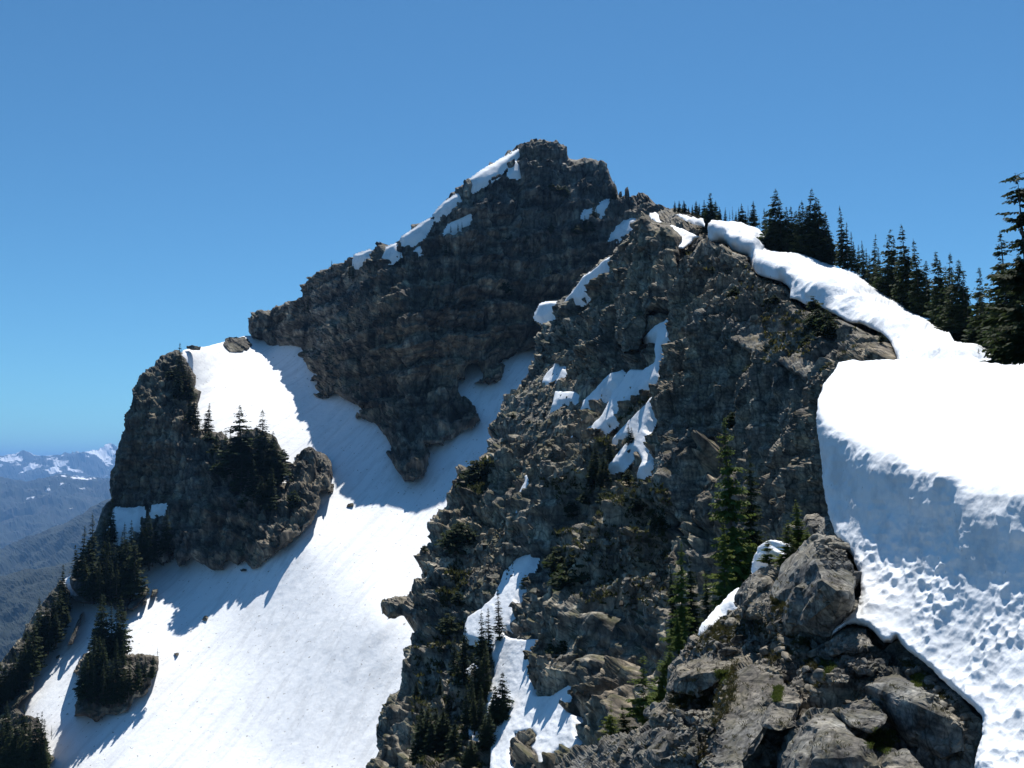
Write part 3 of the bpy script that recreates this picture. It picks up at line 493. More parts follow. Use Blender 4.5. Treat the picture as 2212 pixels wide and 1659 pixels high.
def proto(kind, i, mat):
    key = (kind, i, mat)
    if key in PROTO: return PROTO[key]
    sp = 1000 + i * 13
    prm = dict(spire=dict(whorls=42, per=8, m=4, Rw=.115, power=.85, gap=.2), fir=dict(whorls=42, per=9, m=4, Rw=.165, power=.85, gap=.18), broad=dict(whorls=34, per=10, m=5, Rw=.22, power=.8, droop=.15, gap=.2),
               shrub=dict(whorls=12, per=16, m=6, Rw=.62, power=.55, droop=-.25, gap=.3, thick=1.3), snagfir=dict(whorls=24, per=4, m=4, Rw=.12, power=.8, gap=.4, low=.2),
               near=dict(whorls=50, per=8, m=12, Rw=.165, power=.7, droop=.3, gap=.38, hang=True), nearshrub=dict(whorls=20, per=12, m=12, Rw=.33, power=.7, droop=.05, gap=.3),
               big=dict(whorls=26, per=5, m=44, Rw=.33, power=.42, droop=.12, gap=.5, hang=True, low=.1))[kind]
    V, Fc = conifer_mesh(sp, **prm)
    def me(name, V, Fc, m):
        o = bpy.data.meshes.new(name); o.from_pydata(V, [], Fc); o.materials.append(m); return o
    tv, tf = trunk_mesh(sp, .008 if kind in ('shrub', 'nearshrub') else (.009 if kind == 'near' else .012))
    PROTO[key] = (me('crown', V, Fc, M[mat]), me('trunk', tv, tf, M['bark']))
    return PROTO[key]
TR = random.Random(7)
def plant(P, h, kind, label, group, mat='fir', name=None, cat='tree', wide=1.0, lean=(0, 0)):
    cm, tm = proto(kind, TR.randrange(4) if kind not in ('big',) else 0, mat)
    nm = name or ('fir_tree' if cat == 'tree' else 'shrub')
    e = bpy.data.objects.new(nm, None); e.empty_display_size = .2; COL.objects.link(e)
    e.location = P; s = h * wide * TR.uniform(.92, 1.1); e.scale = (s, s, h); e.rotation_euler = (lean[0] + TR.gauss(0, .035), lean[1] + TR.gauss(0, .035), TR.uniform(0, 6.28))
    for n, m_ in (('crown', cm), ('trunk', tm)):
        o = bpy.data.objects.new(n, m_); COL.objects.link(o); o.parent = e
    return tag(e, label, cat, group)
ORD = ['first', 'second', 'third', 'fourth', 'fifth', 'sixth', 'seventh', 'eighth', 'ninth', 'tenth', 'eleventh', 'twelfth', 'thirteenth', 'fourteenth', 'fifteenth', 'sixteenth', 'seventeenth', 'eighteenth', 'nineteenth', 'twentieth',
       'twenty-first', 'twenty-second', 'twenty-third', 'twenty-fourth', 'twenty-fifth', 'twenty-sixth', 'twenty-seventh', 'twenty-eighth', 'twenty-ninth', 'thirtieth']
def stand(L, field, where, group, kind='fir', mat='fir', cat='tree', front=.6, look='dark fir', wide=1.0, order='from the left'):
    """L: (x, tip y, foot y) on the sheet, planted on the surface of the field"""
    hs = sorted(b - t for _, t, b in [q[:3] for q in L])
    L = sorted(L, key=lambda q: q[0])
    for i, q in enumerate(L):
        x, yt, yb = q[:3]; kd = q[3] if len(q) > 3 else kind
        d = float(field(x, yb)) - front; P = at(x, yb, d); h = float(P[1]) * KPX * (yb - yt) * 1.03
        hp = (yb - yt); size = 'tall' if hp >= hs[int(len(hs) * .72)] else ('small' if hp <= hs[int(len(hs) * .3)] else 'mid-height')
        shape = {'spire': 'narrow', 'fir': 'pointed', 'broad': 'full-crowned', 'shrub': 'low', 'snagfir': 'sparse', 'near': 'feathery', 'nearshrub': 'bushy', 'big': 'large'}[kd]
        lab = f'{size} {shape} {look} {where}, {ORD[i]} {order}'
        if len(lab.split()) > 16: lab = lab.split(' ', 1)[1]
        if len(lab.split()) > 16: lab = lab.split(' ', 1)[1]
        plant(P, h, kd, lab, group, mat, cat=cat, wide=wide)
def mixk(L, ks, r=3):
    rr = random.Random(r); return [q if len(q) > 3 else (*q, rr.choice(ks)) for q in L]
def cx(fn, L): return [(fn([(x, t)])[0][0], fn([(x, t)])[0][1], fn([(x, b)])[0][1]) + tuple(r) for x, t, b, *r in L]
# the skyline of the right ridge
sky1 = cx(c5, [(40, 265, 335), (65, 265, 340), (100, 262, 345), (125, 300, 350), (150, 290, 360), (175, 265, 365), (190, 282, 370), (220, 260, 385), (255, 208, 470), (277, 248, 390), (300, 265, 395), (320, 300, 395), (85, 290, 345), (240, 300, 400)])
stand(mixk(sky1, ['fir', 'fir', 'broad']), fBack, 'on the far end of the right skyline', 'firs on the far end of the right skyline', wide=1.3)
sky2 = cx(c5, [(355, 305, 405), (380, 325, 405), (402, 300, 410), (440, 305, 420), (462, 280, 425), (495, 292, 430), (525, 265, 440), (545, 292, 450), (570, 350, 480), (602, 308, 520), (620, 380, 520), (480, 330, 430), (420, 330, 412)])
stand(mixk(sky2, ['fir', 'broad', 'snagfir']), fBack, 'behind the upper snow cornice', 'firs behind the upper snow cornice')
sky3 = cx(c5, [(640, 340, 570), (670, 190, 590), (703, 258, 590), (738, 300, 590), (765, 300, 580), (655, 300, 585), (722, 360, 590), (790, 330, 590)])
stand(mixk(sky3, ['fir', 'fir', 'broad']), fBack, 'in the clump above the notch in the snow ridge', 'firs above the notch in the snow ridge', wide=1.25)
sky4 = cx(c5, [(820, 285, 610), (845, 260, 620), (868, 193, 620), (905, 240, 640), (940, 252, 650), (972, 330, 660), (1000, 420, 665), (1020, 480, 665), (800, 380, 600), (885, 300, 630), (925, 330, 645)])
stand(mixk(sky4, ['fir', 'broad', 'fir']), fBack, 'in the tallest dense clump on the snow ridge', 'firs in the tallest clump on the snow ridge', wide=1.2)
sky5 = cx(c5, [(1092, 298, 690), (1115, 400, 695), (1140, 455, 700), (1162, 520, 705), (1182, 540, 715), (1070, 420, 680), (1222, 515, 745), (1240, 560, 760), (1272, 475, 790), (1255, 600, 780), (1300, 600, 830), (1210, 640, 770), (1285, 640, 840)])
stand(mixk(sky5, ['fir', 'fir', 'spire']), fBack, 'beside the spire in the middle of the snow ridge', 'firs in the middle of the snow ridge')
sky6 = cx(c5, [(1328, 560, 880), (1355, 438, 915), (1385, 580, 920), (1412, 488, 925), (1440, 600, 935), (1460, 560, 940), (1490, 413, 965), (1515, 560, 970), (1545, 590, 985), (1575, 503, 1010), (1600, 640, 1010), (1435, 700, 930), (1620, 730, 1020), (1330, 680, 890)])
stand(mixk(sky6, ['fir', 'fir', 'broad']), fBack, 'in the row above the smooth lower snow ridge', 'firs above the smooth lower snow ridge')
sky7 = cx(c5, [(1690, 640, 1090), (1715, 588, 1110), (1735, 680, 1120), (1757, 590, 1140), (1778, 680, 1150), (1800, 640, 1160), (1825, 720, 1160), (1848, 700, 1165), (1700, 780, 1100), (1870, 800, 1165)])
stand(mixk(sky7, ['fir', 'fir', 'broad']), fBack, 'in the clump before the lowest snow dip', 'firs before the lowest dip of the snow ridge')
sky8 = cx(c5, [(1918, 830, 1200), (1942, 685, 1210), (1975, 820, 1220), (2000, 800, 1230), (2040, 900, 1270), (2090, 860, 1290), (2150, 700, 1300), (2130, 455, 1310), (2060, 780, 1280), (2190, 600, 1310), (2250, 620, 1320), (2110, 640, 1300)])
stand(mixk(sky8, ['broad', 'fir']), fBack, 'at the right end of the snow ridge', 'firs at the right end of the snow ridge', wide=1.15)
stand(cx(c5, [(1608, 1205, 1245), (1930, 1185, 1275), (1555, 1225, 1245), (1325, 1080, 1150)]), fRidge, 'poking out of the lower ridge snow', 'small firs in the ridge snow', kind='broad', front=.2, look='dark fir tip')
# near tree at the right edge
Pn = at(2236, 800, 27.0); plant(Pn, 27 * KPX * 440, 'big', 'large dark conifer with long drooping boughs cut off by the right edge', None, cat='tree')
# left outcrop
lo1 = cx(c1, [(1120, 172, 470), (1148, 270, 500), (1178, 330, 520), (1105, 330, 520), (1200, 480, 640), (1228, 545, 700), (1175, 520, 640), (1295, 545, 715), (1275, 640, 730), (1215, 620, 740)])
stand(mixk(lo1, ['spire', 'fir']), fOut, 'on the upper edge of the left outcrop', 'firs on the upper edge of the left outcrop', wide=1.4)
lo2 = cx(c1, [(1405, 712, 830), (1430, 730, 850), (1500, 565, 960), (1475, 700, 930), (1525, 690, 980), (1625, 590, 960), (1655, 730, 1000), (1682, 725, 1010), (1600, 760, 980), (1560, 800, 1000), (1700, 800, 1040), (1730, 790, 1050), (1450, 820, 980), (1380, 780, 880), (1340, 730, 840), (1640, 850, 1080), (1580, 900, 1100), (1500, 880, 1080), (1680, 950, 1180), (1620, 1000, 1180)])
stand(mixk(lo2, ['fir', 'broad']), fOut, 'in the thicket on the outcrop shoulder', 'firs on the outcrop shoulder', wide=1.45)
lo3 = cx(c1, [(1330, 800, 880), (1400, 940, 1010), (1470, 1000, 1080), (1550, 1060, 1150), (1690, 1130, 1220), (1760, 830, 900), (1300, 720, 790), (1830, 1080, 1180), (1660, 1080, 1170), (1520, 1120, 1190), (1060, 330, 400), (1180, 440, 520), (1190, 600, 680), (1350, 900, 980), (1420, 840, 920), (1740, 900, 980)])
stand(lo3, fOut, 'clinging to the left outcrop', 'shrubs on the left outcrop', kind='shrub', cat='shrub', look='dark green shrub', order='from the left')
rib = cx(c2, [(505, 160, 480), (565, 88, 460), (480, 275, 480), (540, 250, 500), (660, 240, 560), (620, 255, 560), (700, 275, 560), (740, 205, 530), (775, 145, 480), (815, 128, 430), (790, 250, 560), (835, 260, 600), (570, 350, 600), (620, 380, 640), (680, 370, 620), (720, 400, 640), (765, 380, 600), (600, 300, 580), (530, 340, 580), (650, 330, 600)])
stand(mixk(rib, ['fir', 'spire', 'fir', 'broad']), fOut, 'in the dark grove below the outcrop', 'firs in the grove below the outcrop', wide=1.25)
rib2 = cx(c2, [(685, -20, 240), (700, 80, 250), (640, 100, 300), (870, 95, 360), (900, 60, 340), (930, 95, 390), (970, 115, 340), (1005, 80, 340), (1040, 70, 310), (880, 170, 400), (950, 180, 380), (670, 160, 330)])
stand(mixk(rib2, ['fir', 'spire']), fOut, 'against the foot of the left outcrop', 'firs against the foot of the left outcrop')
rib3 = cx(c2, [(385, 400, 620), (400, 520, 680), (370, 560, 800), (345, 575, 850), (320, 620, 860), (285, 640, 900), (245, 605, 920), (265, 690, 940), (200, 760, 1060), (225, 700, 980), (160, 820, 1060), (180, 860, 1100), (120, 900, 1160), (140, 920, 1150), (95, 950, 1180), (60, 990, 1210), (20, 1005, 1240), (-20, 1010, 1260), (300, 740, 930), (410, 650, 760), (350, 700, 880), (70, 1060, 1230), (415, 590, 700), (-60, 1020, 1280)])
stand(mixk(rib3, ['fir', 'spire', 'broad']), fOut, 'along the steep left edge of the snow', 'firs along the left edge of the snow', wide=1.25)
rib4 = cx(c2, [(615, 590, 900), (640, 600, 970), (740, 605, 920), (720, 650, 960), (690, 640, 950), (600, 700, 920), (660, 720, 980), (760, 700, 960), (560, 890, 1100), (585, 850, 1120), (610, 860, 1170), (650, 870, 1190), (720, 865, 1170), (760, 880, 1160), (540, 960, 1220), (800, 955, 1200), (690, 990, 1250), (850, 960, 1170), (900, 970, 1130), (500, 1010, 1200), (740, 1000, 1240), (580, 1000, 1250), (640, 1020, 1260), (940, 960, 1100)])
stand(mixk(rib4, ['fir', 'spire', 'broad']), fOut, 'on the rocky island in the snow', 'firs on the rocky island in the snow')
rib5 = cx(c2, [(20, 1265, 1560), (50, 1330, 1600), (100, 1330, 1650), (150, 1285, 1560), (180, 1350, 1620), (215, 1340, 1660), (245, 1330, 1660), (270, 1375, 1640), (60, 1400, 1700), (0, 1380, 1650), (120, 1420, 1700), (200, 1430, 1700), (235, 1450, 1720), (-40, 1300, 1600), (160, 1440, 1690), (85, 1480, 1740), (270, 1480, 1700), (30, 1480, 1720)])
stand(mixk(rib5, ['fir', 'spire', 'broad']), fOut, 'in the bottom left corner thicket', 'firs in the bottom left corner thicket')
stand(cx(c2, [(320, 1395, 1470), (980, 905, 960), (475, 1020, 1080), (460, 1030, 1085), (520, 560, 640), (455, 555, 600)]), fOut, 'standing alone beside the left snow', 'lone saplings beside the left snow', kind='snagfir', look='dark sapling', order='from the left')
# peak
stand(cx(c3, [(590, 878, 945), (465, 1018, 1090), (570, 920, 960), (430, 1060, 1120), (1015, 830, 910), (870, 860, 930), (795, 870, 920), (1120, 830, 880), (1375, 650, 700), (1400, 640, 690), (1330, 660, 710), (1300, 770, 850), (1325, 760, 850), (700, 880, 990), (720, 900, 1000), (440, 1100, 1200), (510, 1020, 1120), (1200, 820, 860)]), fPeak, 'on the ledges of the left peak shoulder', 'small firs on the peak shoulder', kind='spire', look='dark fir')
stand(cx(c4, [(870, 382, 500), (880, 420, 510), (745, 520, 620), (760, 560, 640), (690, 600, 690), (665, 620, 690), (630, 640, 710), (850, 460, 520), (610, 650, 710)]), fPeak, 'at the saddle right of the summit', 'small firs at the summit saddle', kind='fir', look='dark fir')
stand(cx(c4, [(480, 400, 460), (520, 410, 470), (560, 420, 480), (720, 640, 700), (650, 660, 720), (480, 650, 710), (320, 720, 770), (180, 990, 1070), (230, 720, 770), (1620, 1060, 1140), (1440, 1260, 1330)]), fPeak, 'on the dark peak face', 'shrubs on the peak face', kind='shrub', cat='shrub', look='olive shrub', order='from the left')
# buttress
stand(cx(c7, [(898, 555, 860), (822, 675, 950), (795, 700, 1100), (785, 800, 1130), (750, 950, 1250), (655, 800, 1170), (612, 850, 1120), (672, 870, 1170), (800, 900, 1220), (630, 960, 1180), (770, 1000, 1250), (720, 1100, 1370), (690, 1150, 1420), (780, 1150, 1400), (740, 1180, 1420)]), fBut, 'beside the left edge of the central snow strip', 'firs beside the central snow strip', kind='spire', wide=1.35, front=.8)
stand(cx(c7, [(902, 1078, 1360), (870, 1160, 1390), (850, 1200, 1380), (830, 1320, 1520), (800, 1350, 1540), (440, 1280, 1560), (400, 1340, 1620), (500, 1290, 1520), (470, 1350, 1620), (540, 1300, 1540), (720, 1480, 1660), (690, 1520, 1700), (570, 1330, 1500), (420, 1260, 1450), (380, 1120, 1200), (520, 1110, 1200), (620, 1380, 1600)]), fBut, 'low on the gully side', 'firs low on the gully side', kind='fir', wide=1.8, front=.8)
stand(cx(c7, [(640, 130, 300), (600, 160, 310), (700, 150, 280), (570, 700, 830), (430, 270, 320), (1250, 290, 470), (1230, 330, 420), (1370, 290, 560), (1340, 360, 580), (1300, 400, 560), (1440, 200, 280), (1240, 850, 980), (1290, 870, 990), (1500, 1120, 1230), (1060, 460, 530), (640, 560, 640)]), fBut, 'growing from the buttress rock', 'shrubs on the buttress', kind='shrub', cat='shrub', look='dark green shrub', order='from the left', front=.5)
stand(cx(c6, [(1500, 790, 1020), (1475, 850, 1030), (1580, 740, 900), (1545, 850, 1010), (1560, 900, 1030), (1520, 930, 1060), (1700, 670, 800), (1460, 920, 1060), (1720, 690, 790)]), fBut, 'below the slanting snow strips', 'firs below the slanting snow strips', kind='fir', wide=1.3, front=.8)
stand(cx(c6, [(1270, 1020, 1150), (1550, 1080, 1190), (1340, 1150, 1240), (1300, 1050, 1140), (1420, 1100, 1170), (1690, 960, 1050), (1900, 1240, 1320), (1750, 1130, 1220), (1850, 1250, 1330), (980, 600, 640), (1080, 640, 680), (750, 900, 1080), (1440, 1340, 1400), (1700, 1080, 1160)]), fBut, 'on the scree below the snow strips', 'shrubs on the scree', kind='shrub', cat='shrub', look='olive shrub', order='from the left', front=.4)
stand(cx(c5, [(900, 860, 960), (985, 940, 1080), (930, 940, 1050), (880, 960, 1060), (1010, 1000, 1100), (410, 800, 880), (660, 850, 900), (610, 870, 910), (870, 1100, 1180), (1000, 1270, 1360), (980, 1320, 1400), (660, 1180, 1300), (400, 1580, 1680), (510, 1270, 1350), (950, 1020, 1130), (1330, 1100, 1140), (270, 670, 710)]), fWall, 'on the rock wall below the cornices', 'shrubs on the right rock wall', kind='shrub', cat='shrub', look='green shrub', order='from the left', front=.4)
# nearer, sunlit firs at the edge of the foreground
fMid = Field([(1400, 1600, 26), (1600, 1300, 34), (1500, 1200, 45), (1750, 1150, 24), (1440, 1450, 30), (1300, 1659, 28), (1350, 1400, 40)], 20)
def one(x, yt, yb, kind, mat, label, d, wide=1.0, cat='tree', lean=(0, 0)):
    P = at(x, yb, d); plant(P, d * KPX * (yb - yt), kind, label, 'sunlit firs behind the foreground rocks', mat, cat=cat, wide=wide, lean=lean)
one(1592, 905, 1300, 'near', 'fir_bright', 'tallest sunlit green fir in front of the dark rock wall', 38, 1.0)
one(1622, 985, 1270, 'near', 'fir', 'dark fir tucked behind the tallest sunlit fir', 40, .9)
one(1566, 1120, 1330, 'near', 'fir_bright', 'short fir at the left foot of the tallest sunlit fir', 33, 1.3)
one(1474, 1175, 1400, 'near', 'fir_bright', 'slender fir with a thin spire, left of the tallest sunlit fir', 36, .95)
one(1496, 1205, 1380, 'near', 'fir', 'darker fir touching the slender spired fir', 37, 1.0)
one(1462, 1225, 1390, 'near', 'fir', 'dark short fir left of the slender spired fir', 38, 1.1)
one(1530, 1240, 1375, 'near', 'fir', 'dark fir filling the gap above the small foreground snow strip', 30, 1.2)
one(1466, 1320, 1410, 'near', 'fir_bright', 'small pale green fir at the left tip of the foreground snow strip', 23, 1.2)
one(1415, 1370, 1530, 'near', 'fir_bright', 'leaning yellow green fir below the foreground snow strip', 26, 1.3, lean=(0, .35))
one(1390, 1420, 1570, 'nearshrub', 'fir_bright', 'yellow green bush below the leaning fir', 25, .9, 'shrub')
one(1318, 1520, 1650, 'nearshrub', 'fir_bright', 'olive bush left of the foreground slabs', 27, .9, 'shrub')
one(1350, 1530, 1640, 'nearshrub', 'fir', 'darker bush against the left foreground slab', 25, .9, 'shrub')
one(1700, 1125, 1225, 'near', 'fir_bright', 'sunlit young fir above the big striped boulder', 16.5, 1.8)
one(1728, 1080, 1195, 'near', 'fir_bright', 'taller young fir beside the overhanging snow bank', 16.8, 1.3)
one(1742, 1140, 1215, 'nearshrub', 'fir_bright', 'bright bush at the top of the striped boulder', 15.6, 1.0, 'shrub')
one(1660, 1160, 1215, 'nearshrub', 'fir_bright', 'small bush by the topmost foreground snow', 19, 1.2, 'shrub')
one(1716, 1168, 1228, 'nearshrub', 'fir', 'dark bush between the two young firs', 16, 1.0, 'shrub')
# ---------------------------------------------------------------- boulders
def boulder(name, front, thick, label, group=None, seed=0, rough=.06, d0=None, push=.25, mat='boulder_rock', cuts=5, cat='boulder'):
    """front: (x, y, distance) corners seen from the front; the solid runs back from them by `thick` metres"""
    F3 = [at(x, y, d * (.975 if mat == 'boulder_rock' else 1)) for x, y, d in front]; c = np.mean(F3, 0)
    B3 = [c + (p - c) * .8 + np.array([0, thick, -thick * push]) for p in F3]
    bm = bmesh.new()
    for p in list(F3) + B3: bm.verts.new(tuple(float(q) for q in p))
    r = bmesh.ops.convex_hull(bm, input=bm.verts[:]); bmesh.ops.delete(bm, geom=[v for v in bm.verts if not v.link_faces], context='VERTS')
    bmesh.ops.dissolve_limit(bm, angle_limit=R(3), verts=bm.verts[:], edges=bm.edges[:])
    v0 = Vector(F3[0].tolist()); size = max((v.co - v0).length for v in bm.verts)
    bmesh.ops.bevel(bm, geom=bm.edges[:], offset=size * .018, segments=2, affect='EDGES', profile=.6, clamp_overlap=True)
    bmesh.ops.triangulate(bm, faces=bm.faces[:])
    for it in range(cuts):
        lim = size * (.34, .2, .11, .06, .035, .02)[it]
        es = [e for e in bm.edges if e.calc_length() > lim]
        if es: bmesh.ops.subdivide_edges(bm, edges=es, cuts=1); bmesh.ops.triangulate(bm, faces=bm.faces[:])
    bm.normal_update()
    co = np.array([v.co[:] for v in bm.verts]); no = np.array([v.normal[:] for v in bm.verts])
    f1, g1, _ = facet(co / (size * .33) + seed, 300 + seed, 1.6, 60); f2, g2, _ = facet(co / (size * .12) + seed, 310 + seed, 1.6, 35)
    lay = co @ np.array([.5, .2, .84]) / (size * .13) + fbm(co / size, 2, 8); lb = lay - np.floor(lay)
    h = size * rough * .8 * (f1 * 1.0 + .3 * f2 + .35 * fbm(co / (size * .3), 4, 320 + seed) + .22 * (np.where(lb < .8, lb / .8, (1 - lb) / .2) - .5) - .5 * (1 - sstep(0, .06, g1)) * (f1 > 0) - .25 * (1 - sstep(0, .08, g2)) * (f2 > .1))
    co += no * h[:, None]
    cen = co.mean(0)
    for v, p in zip(bm.verts, co - cen): v.co = p
    me = bpy.data.meshes.new(name); bm.to_mesh(me); bm.free(); me.materials.append(M[mat])
    o = bpy.data.objects.new(name, me); o.location = cen; COL.objects.link(o)
    return tag(o, label, cat, group)
def b8(L): return [(1443.9 + x * K, 1083.8 + y * K, d) for x, y, d in L]
G = 'big rocks of the foreground'
boulder('boulder', b8([(900, 260, 15.2), (1060, 225, 15.0), (1180, 430, 13.7), (960, 490, 12.4), (1075, 575, 12.15), (1190, 520, 12.6), (905, 345, 13.3), (860, 380, 13.5), (720, 650, 13.8), (735, 740, 13.7), (800, 795, 13.2), (1000, 835, 12.9), (1100, 745, 12.7), (1198, 650, 12.8)]), 1.2, 'largest dark boulder with slanting ridges, touching the snow bank', G, 1, .05, cuts=5)
boulder('boulder', b8([(500, 510, 17), (640, 520, 16), (660, 600, 15.6), (600, 720, 15.4), (510, 690, 16), (470, 560, 17.2), (560, 420, 18)]), .9, 'dark cracked block between the snow strip and the largest boulder', G, 2, .08)
boulder('boulder', b8([(1110, 780, 12.9), (1230, 790, 12.5), (1290, 900, 12.0), (1150, 900, 12.0), (1040, 950, 12.1), (1045, 880, 12.4)]), .5, 'small dark hump under the snow overhang', G, 3, .07)
boulder('slab', b8([(1110, 930, 12.4), (1180, 900, 12.7), (1370, 960, 12.3), (1370, 1010, 11.9), (1260, 1070, 11.5), (1180, 1060, 11.5), (1100, 1000, 11.9)]), .35, 'pale tilted slab littered with stones, right of the heather', G, 4, .05)
boulder('boulder', b8([(1400, 1045, 12.0), (1600, 1110, 11.5), (1900, 1400, 10.5), (1950, 1470, 10.2), (1240, 1135, 11.2), (1440, 1120, 10.9), (1560, 1175, 10.6), (1845, 1395, 9.8), (1370, 1350, 11.0), (1500, 1480, 10.7), (1740, 1610, 10.0), (1850, 1570, 9.85)]), 1.0, 'long dark block with pale top edge, beside the melt gap', G, 5, .035, cuts=5)
boulder('boulder', b8([(1400, 950, 12.0), (1430, 860, 12.4), (1530, 950, 11.9), (1800, 1180, 10.9), (1955, 1385, 10.0), (1960, 1500, 9.9), (1900, 1640, 9.8), (1860, 1560, 9.9), (1880, 1420, 10.0), (1600, 1130, 11.3), (1440, 1040, 11.9)]), .9, 'dirt covered ledge running along the melt gap', G, 6, .04)
boulder('boulder', b8([(1180, 1240, 11.4), (1310, 1235, 11.2), (1368, 1340, 10.7), (1050, 1300, 10.9), (1150, 1400, 10.5), (1260, 1430, 10.4), (1360, 1375, 10.5)]), .5, 'pale rounded block above the green cushion plant', G, 7, .05)
boulder('boulder', b8([(900, 1290, 11.4), (1000, 1300, 11.2), (1110, 1380, 10.7), (1000, 1420, 10.4), (880, 1400, 10.7), (1170, 1520, 10.2), (1340, 1640, 9.9), (1200, 1760, 9.7), (760, 1760, 10.1), (780, 1600, 10.4), (850, 1420, 10.9)]), .9, 'big brownish block at the bottom centre of the foreground', G, 8, .05, cuts=5)
boulder('slab', b8([(560, 1000, 13.2), (690, 1050, 12.8), (740, 1170, 12.2), (640, 1330, 11.6), (600, 1430, 11.35), (470, 1620, 11.0), (290, 1600, 11.3), (300, 1480, 11.7), (390, 1250, 12.5), (400, 1080, 13.1)]), .8, 'large pale slanting slab in the lower foreground', G, 9, .03, cuts=5)
boulder('boulder', b8([(700, 1150, 12.3), (790, 1150, 12.2), (830, 1270, 11.6), (640, 1270, 11.6), (600, 1400, 11.2), (700, 1430, 11.1), (800, 1385, 11.25)]), .5, 'light block leaning on the right side of the large slab', G, 10, .05)
boulder('boulder', b8([(60, 1010, 15.7), (180, 985, 15.6), (400, 985, 15.0), (390, 1060, 14.2), (240, 1050, 14.3), (60, 1100, 14.7), (240, 1180, 14.3), (100, 1200, 14.6), (20, 1180, 14.9)]), .9, 'rounded dark block left of the large pale slab', G, 11, .05)
boulder('boulder', b8([(130, 1310, 13.2), (330, 1320, 12.4), (340, 1360, 12.2), (240, 1440, 12.0), (190, 1400, 12.4)]), .5, 'small wedge block left of the large pale slab', G, 12, .08)
boulder('boulder', b8([(-40, 1420, 13.5), (170, 1430, 12.6), (200, 1500, 12.2), (120, 1640, 11.7), (-60, 1640, 12.4), (-80, 1500, 13.4)]), .8, 'broken grey block at the bottom left of the foreground rocks', G, 13, .09)
boulder('boulder', b8([(-60, 1250, 15), (60, 1290, 14.2), (90, 1400, 13.6), (-60, 1400, 14.4), (-120, 1320, 15)]), .7, 'low cracked block above the bottom left grey block', G, 14, .09)
boulder('boulder', b8([(860, 85, 21), (930, 75, 21), (1020, 150, 20.3), (1010, 190, 20), (940, 185, 20), (870, 145, 20.5)]), .9, 'pale block high up against the dark edge of the snow bank', G, 15, .04)
boulder('boulder', b8([(250, 1620, 11.1), (420, 1560, 11.2), (470, 1657, 10.7), (500, 1800, 10.2), (230, 1800, 10.4)]), .6, 'grey block below the large pale slab', G, 16, .05)
boulder('boulder', b8([(1370, 1560, 10.1), (1480, 1540, 10.1), (1600, 1657, 9.7), (1560, 1800, 9.3), (1350, 1800, 9.4)]), .5, 'small pale block at the bottom edge near the melt gap', G, 17, .05)
boulder('boulder', b8([(1000, 1050, 11.8), (1060, 1045, 11.8), (1130, 1100, 11.4), (1120, 1125, 11.2), (1020, 1120, 11.4)]), .3, 'dark flat stone right of the heather', G, 18, .07)
# free blocks higher up, on the sky line and in the snow
def farblock(cfn, pts, field, back, label, seed, group='blocks on the distant slopes', nm='boulder', off=1.0, rough=.07):
    P = cfn(pts); boulder(nm, [(x, y, float(field(x, y)) - off * (1 if i % 2 else .4)) for i, (x, y) in enumerate(P)], back, label, group, seed, rough, mat='peak_rock', push=.0, cuts=4)
farblock(c1, [(1400, 140), (1430, 127), (1470, 130), (1500, 145), (1545, 140), (1560, 180), (1530, 195), (1520, 222), (1430, 222), (1398, 185)], fBowl, 3, 'dark rock heap on the snow saddle skyline', 31)
farblock(c1, [(1158, 185), (1200, 182), (1245, 192), (1240, 205), (1200, 208), (1160, 203)], Field([(300, 700, 278), (500, 700, 276), (400, 800, 270)]), 1.5, 'low flat rocks on the snow skyline above the left outcrop', 32)
farblock(c4, [(940, 440), (948, 424), (958, 423), (966, 460), (968, 492), (938, 494)], fPeak, 2, 'tall thin rock pinnacle right of the summit', 33, off=.5, rough=.04)
farblock(c4, [(905, 455), (918, 452), (922, 485), (903, 487)], fPeak, 1.5, 'short rock stub beside the thin pinnacle', 34, off=.5)
farblock(c1, [(2155, 1180), (2175, 1162), (2200, 1165), (2198, 1182), (2160, 1188)], fBowl, 1.2, 'small dark stone in the snow beyond the round crag', 35)
farblock(c1, [(2045, 1050), (2072, 1045), (2078, 1080), (2060, 1105), (2038, 1100)], fBowl, 2, 'small dark knob beside the round crag', 36)
farblock(c2, [(1258, 735), (1270, 712), (1285, 710), (1290, 728), (1270, 742)], fBowl, 1.0, 'lone dark stone in the shaded snow', 37)
farblock(c2, [(1492, 425), (1510, 418), (1535, 425), (1530, 432), (1500, 434)], fBowl, 1.0, 'small stone just under the outcrop foot', 38)
farblock(c2, [(1080, 945), (1100, 942), (1112, 952), (1098, 960)], fBowl, .8, 'tiny stone below the jagged tree shadows', 39)
farblock(c2, [(345, 970), (360, 953), (368, 960), (355, 978)], fBowl, .8, 'tiny stone in the left snow strip', 40)
farblock(c5, [(150, 525), (200, 500), (260, 485), (255, 505), (200, 545), (155, 545)], fRidge, 3, 'grey block at the left foot of the upper cornice', 41, off=.8)
farblock(c7, [(1040, 1440), (1080, 1420), (1120, 1450), (1125, 1475), (1080, 1500), (1060, 1540), (1010, 1530), (990, 1480)], fBut, 2, 'upper boulder in the central snow strip', 42, off=1.2)
farblock(c7, [(1000, 1545), (1080, 1530), (1130, 1580), (1140, 1657), (1130, 1720), (1000, 1720), (975, 1650), (968, 1560)], fBut, 2, 'lower boulder at the bottom of the central snow strip', 43, off=1.2)
farblock(c7, [(1125, 980), (1190, 965), (1205, 975), (1200, 1010), (1130, 1015)], fBut, 2, 'pale flat topped block right of the snow strip', 44, off=.8)
farblock(c7, [(1395, 1095), (1420, 1010), (1440, 1040), (1475, 1080), (1470, 1105), (1400, 1100)], fBut, 2, 'pale triangular block between the dark cliffs', 45, off=1.0)
